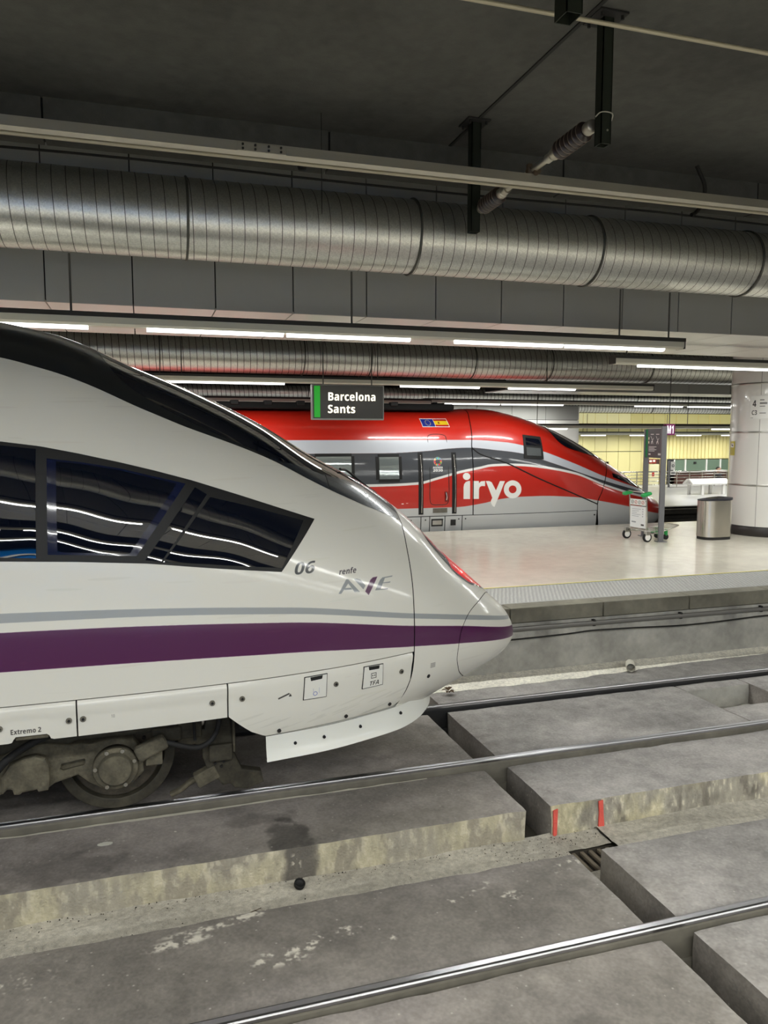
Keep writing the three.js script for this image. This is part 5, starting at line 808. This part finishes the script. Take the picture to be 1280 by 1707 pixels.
// ---------------------------------------------------------------- far side: clad pillar wall, yellow concourse wall, railing, bench, person
{
  const w = struct('wall_pillar', bx(8.2, 14.68, PY, 4.1, -25.4, -24.03), M.joint);
  for (let i = 0; i < 5; i++) { const a = 8.2 + i * 1.3, b = Math.min(14.7, a + 1.3); for (const [y0, y1, m] of [[PY, 2.2, 0], [2.21, 3.6, 0], [3.61, 4.1, 1]]) obj('cladding_panel', bx(a + 0.008, b - 0.008, y0, y1 - 0.008, -24.04, -24), m ? M.panel : M.white, w); }
  for (const [y0, y1] of [[PY, 2.2], [2.21, 3.6], [3.61, 4.1]]) obj('cladding_panel', bx(14.68, 14.72, y0, y1 - 0.008, -25.4, -24), M.white, w);
}
{
  const wz = -30, w = struct('wall_concourse', bx(12, 36, -0.6, CY, wz - 0.3, wz - 0.04), std(0x54503c, 0.8));
  const litGlass = std(0xe9dfa0, 0.4, 0, { emissive: new THREE.Color(0.62, 0.56, 0.22), emissiveIntensity: 0.5 }), litGlass2 = std(0xe9dfa0, 0.4, 0, { emissive: new THREE.Color(0.7, 0.66, 0.36), emissiveIntensity: 0.6 });
  const bxp = (name, x0, x1, y0, y1, m, d = 0) => obj(name, bx(x0, x1, y0, y1, wz - 0.04, wz + d), m, w);
  for (let x = 14.35; x < 35.5; x += 0.61) { bxp('glazed_panel', x + 0.02, x + 0.59, 3.6, 4.05, (Math.round(x * 10) % 3) ? litGlass : litGlass2); bxp('glazed_panel', x + 0.02, x + 0.59, 3.12, 3.56, M.yellowWall); }
  for (let x = 14.35; x < 21.7; x += 0.61) { bxp('wall_panel', x + 0.01, x + 0.6, 2.36, 3.08, M.yellowWall); bxp('wall_panel', x + 0.01, x + 0.6, 1.1, 2.33, M.yellowWall); bxp('wall_panel', x + 0.01, x + 0.6, -0.1, 1.08, M.yellowWall); }
  bxp('door', 19.3, 19.97, 0.2, 1.9, std(0x6a6656, 0.5));
  for (let x = 21.75; x < 35.4; x += 0.2) obj('wall_rib', alongX([[0, 2.0], [0.04, 2.0], [0.04, 3.08], [0, 3.08]].map(([a, b]) => [wz + a - 0.02, b]), x, x + 0.15), M.yellowRib, w);
  bxp('wall_backing', 21.7, 35.5, 1.98, 3.1, M.yellowWall, -0.02);
  // ticket hall glazing over a brown dado
  bxp('window_strip', 23.5, 35.5, 1.43, 1.94, M.greenGlass, -0.02);
  for (const x of [23.46, 24.08, 25.26, 26.05, 27.2, 28.4, 29.6]) bxp('mullion', x - 0.03, x + 0.03, 1.4, 1.96, M.white, 0.03);
  bxp('window_sill', 23.3, 35.5, 1.36, 1.43, M.white, 0.06); bxp('wall_dado', 23.2, 35.5, -0.1, 1.36, M.brown, 0);
  bxp('notice_plate', 24.55, 24.68, 1.75, 1.85, M.dark, 0.02);
  bxp('wall_jamb', 22.66, 23.02, -0.1, 1.98, M.yellowRib, 0.05); bxp('door_opening', 22.4, 22.66, -0.1, 1.98, M.brown, 0); bxp('door_opening', 23.02, 23.5, -0.1, 1.98, M.dark, 0);
  // cabinets with red fire signs
  const cab = thing('fire_cabinet', 'cream fire cabinet with red symbols beyond the far railing', 'cabinet', null, [22.15, 0, wz + 0.18]);
  obj('cabinet_body', rbox(0.5, 1.7, 0.3, 0.01, 0, 0.92, 0), std(0xe2dcb2, 0.5), cab);
  for (const [x, y] of [[-0.06, 1.32], [0.08, 0.66], [-0.14, 0.72]]) obj('fire_symbol', [bx(x - 0.06, x + 0.06, y - 0.1, y + 0.1, 0.15, 0.158)], std(0xb5261c, 0.5), cab);
  const ex = thing('exit_board', 'small red board above the fire cabinet', 'sign', null, [22.1, 1.9, wz + 0.2]); obj('board', rbox(0.42, 0.2, 0.06, 0.01, 0, 0, 0), std(0x8e2a1a, 0.5), ex); obj('board_print', [bx(-0.16, -0.02, -0.04, 0.05, 0.03, 0.036), bx(0.03, 0.15, -0.03, 0.06, 0.03, 0.036)], M.white, ex); obj('board_arm', bx(-0.02, 0.02, -0.02, 0.02, -0.2, -0.02), M.dark, ex);
  const nt = thing('white_notice', 'white notice with a ring symbol hung on the far railing post', 'sign', null, [21.93, 1.62, -28.12]); obj('notice', [rbox(0.22, 0.36, 0.02, 0.004, 0, 0.14, 0), rbox(0.28, 0.18, 0.02, 0.004, 0.02, -0.17, 0)], M.white, nt); obj('notice_ring', [new THREE.TorusGeometry(0.05, 0.014, 6, 20).translate(0, 0.14, 0.012), bx(-0.08, 0.12, -0.19, -0.15, 0.01, 0.014)], M.dark, nt);
}
struct('floor', bx(12, 36, -0.15, -0.1, -30, -28.3), M.tan);
struct('wall_stairwell', bx(14.9, 36, -0.15, PY, -28.32, -28.24), M.tan);
{
  const t = thing('handrail', 'steel railing with horizontal bars in front of the yellow wall', 'railing', null, [0, PY, -28.16]);
  for (const x of [18.2, 19.5, 20.15, 21.5, 22.19, 22.85, 23.52, 24.17, 24.83, 25.5, 26.2, 27, 28]) obj('rail_post', rod([x, 0, 0], [x, 0.68, 0], 0.022), M.chrome, t);
  obj('rail_post', rod([21.78, 0, 0], [21.78, 1.15, 0], 0.045), M.postGrey, t);
  for (const y of [0.12, 0.27, 0.42, 0.55, 0.68]) obj('rail_bar', rod([16, y, 0], [33, y, 0], y > 0.6 ? 0.026 : 0.014), M.chrome, t);
}
{
  const t = thing('platform_bench', 'white roof-shaped stand on four legs on the far platform', 'bench', null, [20.5, PY, -24.3]);
  obj('ridge_top', [alongX([[-0.5, 0.42], [-0.42, 0.4], [0, 0.56], [0.42, 0.4], [0.5, 0.42], [0.12, 0.6], [-0.12, 0.6]].map(([a, b]) => [a * 0.6, b]), -0.85, 0.85)], M.white, t);
  obj('end_frame', [box(0.04, 0.05, 0.56, -0.84, 0.41, 0), box(0.04, 0.05, 0.56, 0.84, 0.41, 0), box(1.66, 0.05, 0.04, 0, 0.41, 0.27), box(1.66, 0.05, 0.04, 0, 0.41, -0.27)], M.white, t);
  for (const [x, z] of [[-0.62, -0.2], [0.35, -0.2], [-0.35, 0.2], [0.62, 0.2]]) obj('leg', rbox(0.1, 0.42, 0.1, 0.01, x, 0.21, z), M.white, t);
}
{ // person: one continuous figure from a distance field
  const caps = [[[0, 1.58, 0], [0, 1.62, 0.02], 0.095, 0.1], [[0, 1.38, 0], [0, 1.52, 0], 0.06, 0.055], [[-0.16, 1.38, 0], [0.16, 1.38, 0], 0.075, 0.075], [[0, 1.3, 0], [0, 0.98, 0], 0.15, 0.13], [[-0.2, 1.36, 0], [-0.27, 1.08, 0.03], 0.055, 0.045], [[-0.27, 1.08, 0.03], [-0.16, 0.95, 0.2], 0.045, 0.035], [[0.2, 1.36, 0], [0.27, 1.08, 0.03], 0.055, 0.045], [[0.27, 1.08, 0.03], [0.16, 0.95, 0.2], 0.045, 0.035], [[-0.09, 0.92, 0], [-0.1, 0.5, 0.02], 0.085, 0.06], [[-0.1, 0.5, 0.02], [-0.1, 0.08, -0.02], 0.058, 0.042], [[0.09, 0.92, 0], [0.1, 0.5, 0.02], 0.085, 0.06], [[0.1, 0.5, 0.02], [0.1, 0.08, -0.02], 0.058, 0.042], [[-0.1, 0.05, -0.03], [-0.11, 0.04, 0.13], 0.045, 0.04], [[0.1, 0.05, -0.03], [0.11, 0.04, 0.13], 0.045, 0.04]];
  const N = 72, mc = new MarchingCubes(N, M.dark, false, false, 60000); mc.isolation = 0;
  const S = 0.95, field = (x, y, z) => { let d = 9; for (const [a, b, r0, r1] of caps) { const ax = b[0] - a[0], ay = b[1] - a[1], az = b[2] - a[2], L = ax * ax + ay * ay + az * az, t = clamp(((x - a[0]) * ax + (y - a[1]) * ay + (z - a[2]) * az) / L, 0, 1); const e = Math.hypot(x - a[0] - ax * t, y - a[1] - ay * t, z - a[2] - az * t) - lerp(r0, r1, t); const k = 0.04, h = clamp(0.5 + 0.5 * (d - e) / k, 0, 1); d = lerp(d, e, h) - k * h * (1 - h); } return d; };
  for (let k = 0; k < N; k++) for (let j = 0; j < N; j++) for (let i = 0; i < N; i++) mc.field[i + j * N + k * N * N] = -field((i / N * 2 - 1) * S, (j / N * 2 - 1) * S + 0.87, (k / N * 2 - 1) * S);
  mc.update(); const g = new THREE.BufferGeometry(), c = mc.count; const pos = new Float32Array(c * 3); for (let i = 0; i < c; i++) { pos[i * 3] = mc.positionArray[i * 3] * S; pos[i * 3 + 1] = mc.positionArray[i * 3 + 1] * S + 0.87; pos[i * 3 + 2] = mc.positionArray[i * 3 + 2] * S; }
  g.setAttribute('position', new THREE.BufferAttribute(pos, 3)); g.setAttribute('normal', new THREE.BufferAttribute(mc.normalArray.slice(0, c * 3), 3));
  const col = new Float32Array(c * 3); for (let i = 0; i < c; i++) { const y = pos[i * 3 + 1], skinC = y > 1.46 || (y < 1.02 && y > 0.9 && pos[i * 3 + 2] > 0.12); col.set(skinC ? [0.42, 0.24, 0.16] : y > 0.93 ? [0.012, 0.012, 0.016] : [0.02, 0.022, 0.03], i * 3); }
  g.setAttribute('color', new THREE.BufferAttribute(col, 3)); g.setAttribute('uv', new THREE.BufferAttribute(new Float32Array(c * 2), 2));
  const t = thing('person', 'person in dark clothes standing behind the far railing', 'person', null, [25.26, -0.1, -29.2], 0.2);
  const b = new THREE.Mesh(g, new THREE.MeshStandardMaterial({ vertexColors: true, roughness: 0.8 })); b.name = 'body'; b.castShadow = b.receiveShadow = true; t.add(b);
  const hr = new THREE.SphereGeometry(0.108, 20, 14, 0, Math.PI * 2, 0, 1.5); hr.rotateX(-0.45); obj('hair', hr.translate(0, 1.635, -0.005), std(0x17110d, 0.8), t);
  obj('face_detail', [new THREE.SphereGeometry(0.012, 8, 6).translate(0.035, 1.62, 0.108), new THREE.SphereGeometry(0.012, 8, 6).translate(-0.035, 1.62, 0.108), box(0.045, 0.008, 0.01, 0, 1.56, 0.1)], M.dark, t);
}
// the blue train beyond the platform behind the camera, mirrored in the cab glass
{
  const t = thing('blue_train', 'bright blue and white commuter train behind the camera, seen only as a reflection', 'train', null, [0, 0, 0]);
  const pf = (z, y) => [z, y], prof = [[7.55, 0.9], [7.5, 1.6], [7.5, 2.6], [7.62, 3.2], [8.0, 3.7], [8.8, 3.9], [9.6, 3.7], [10, 3.2], [10.1, 2.6], [10.1, 0.9]];
  obj('body', alongX(prof, -15, 3.6), std(0x0d7bd0, 0.35), t);
  obj('roof_stripe', alongX([[7.6, 3.3], [7.63, 3.36], [7.68, 3.38], [7.7, 3.3]], -15, 3.6), M.white, t);
  for (let x = -14; x < 3; x += 2.2) obj('window', rbox(1.5, 0.75, 0.06, 0.03, x + 0.8, 2.15, 7.5), M.glassDark, t);
  obj('skirt', bx(-14.9, 3.5, -0.08, 0.9, 7.6, 10), M.dark, t);
}
renderer.render(scene, camera);
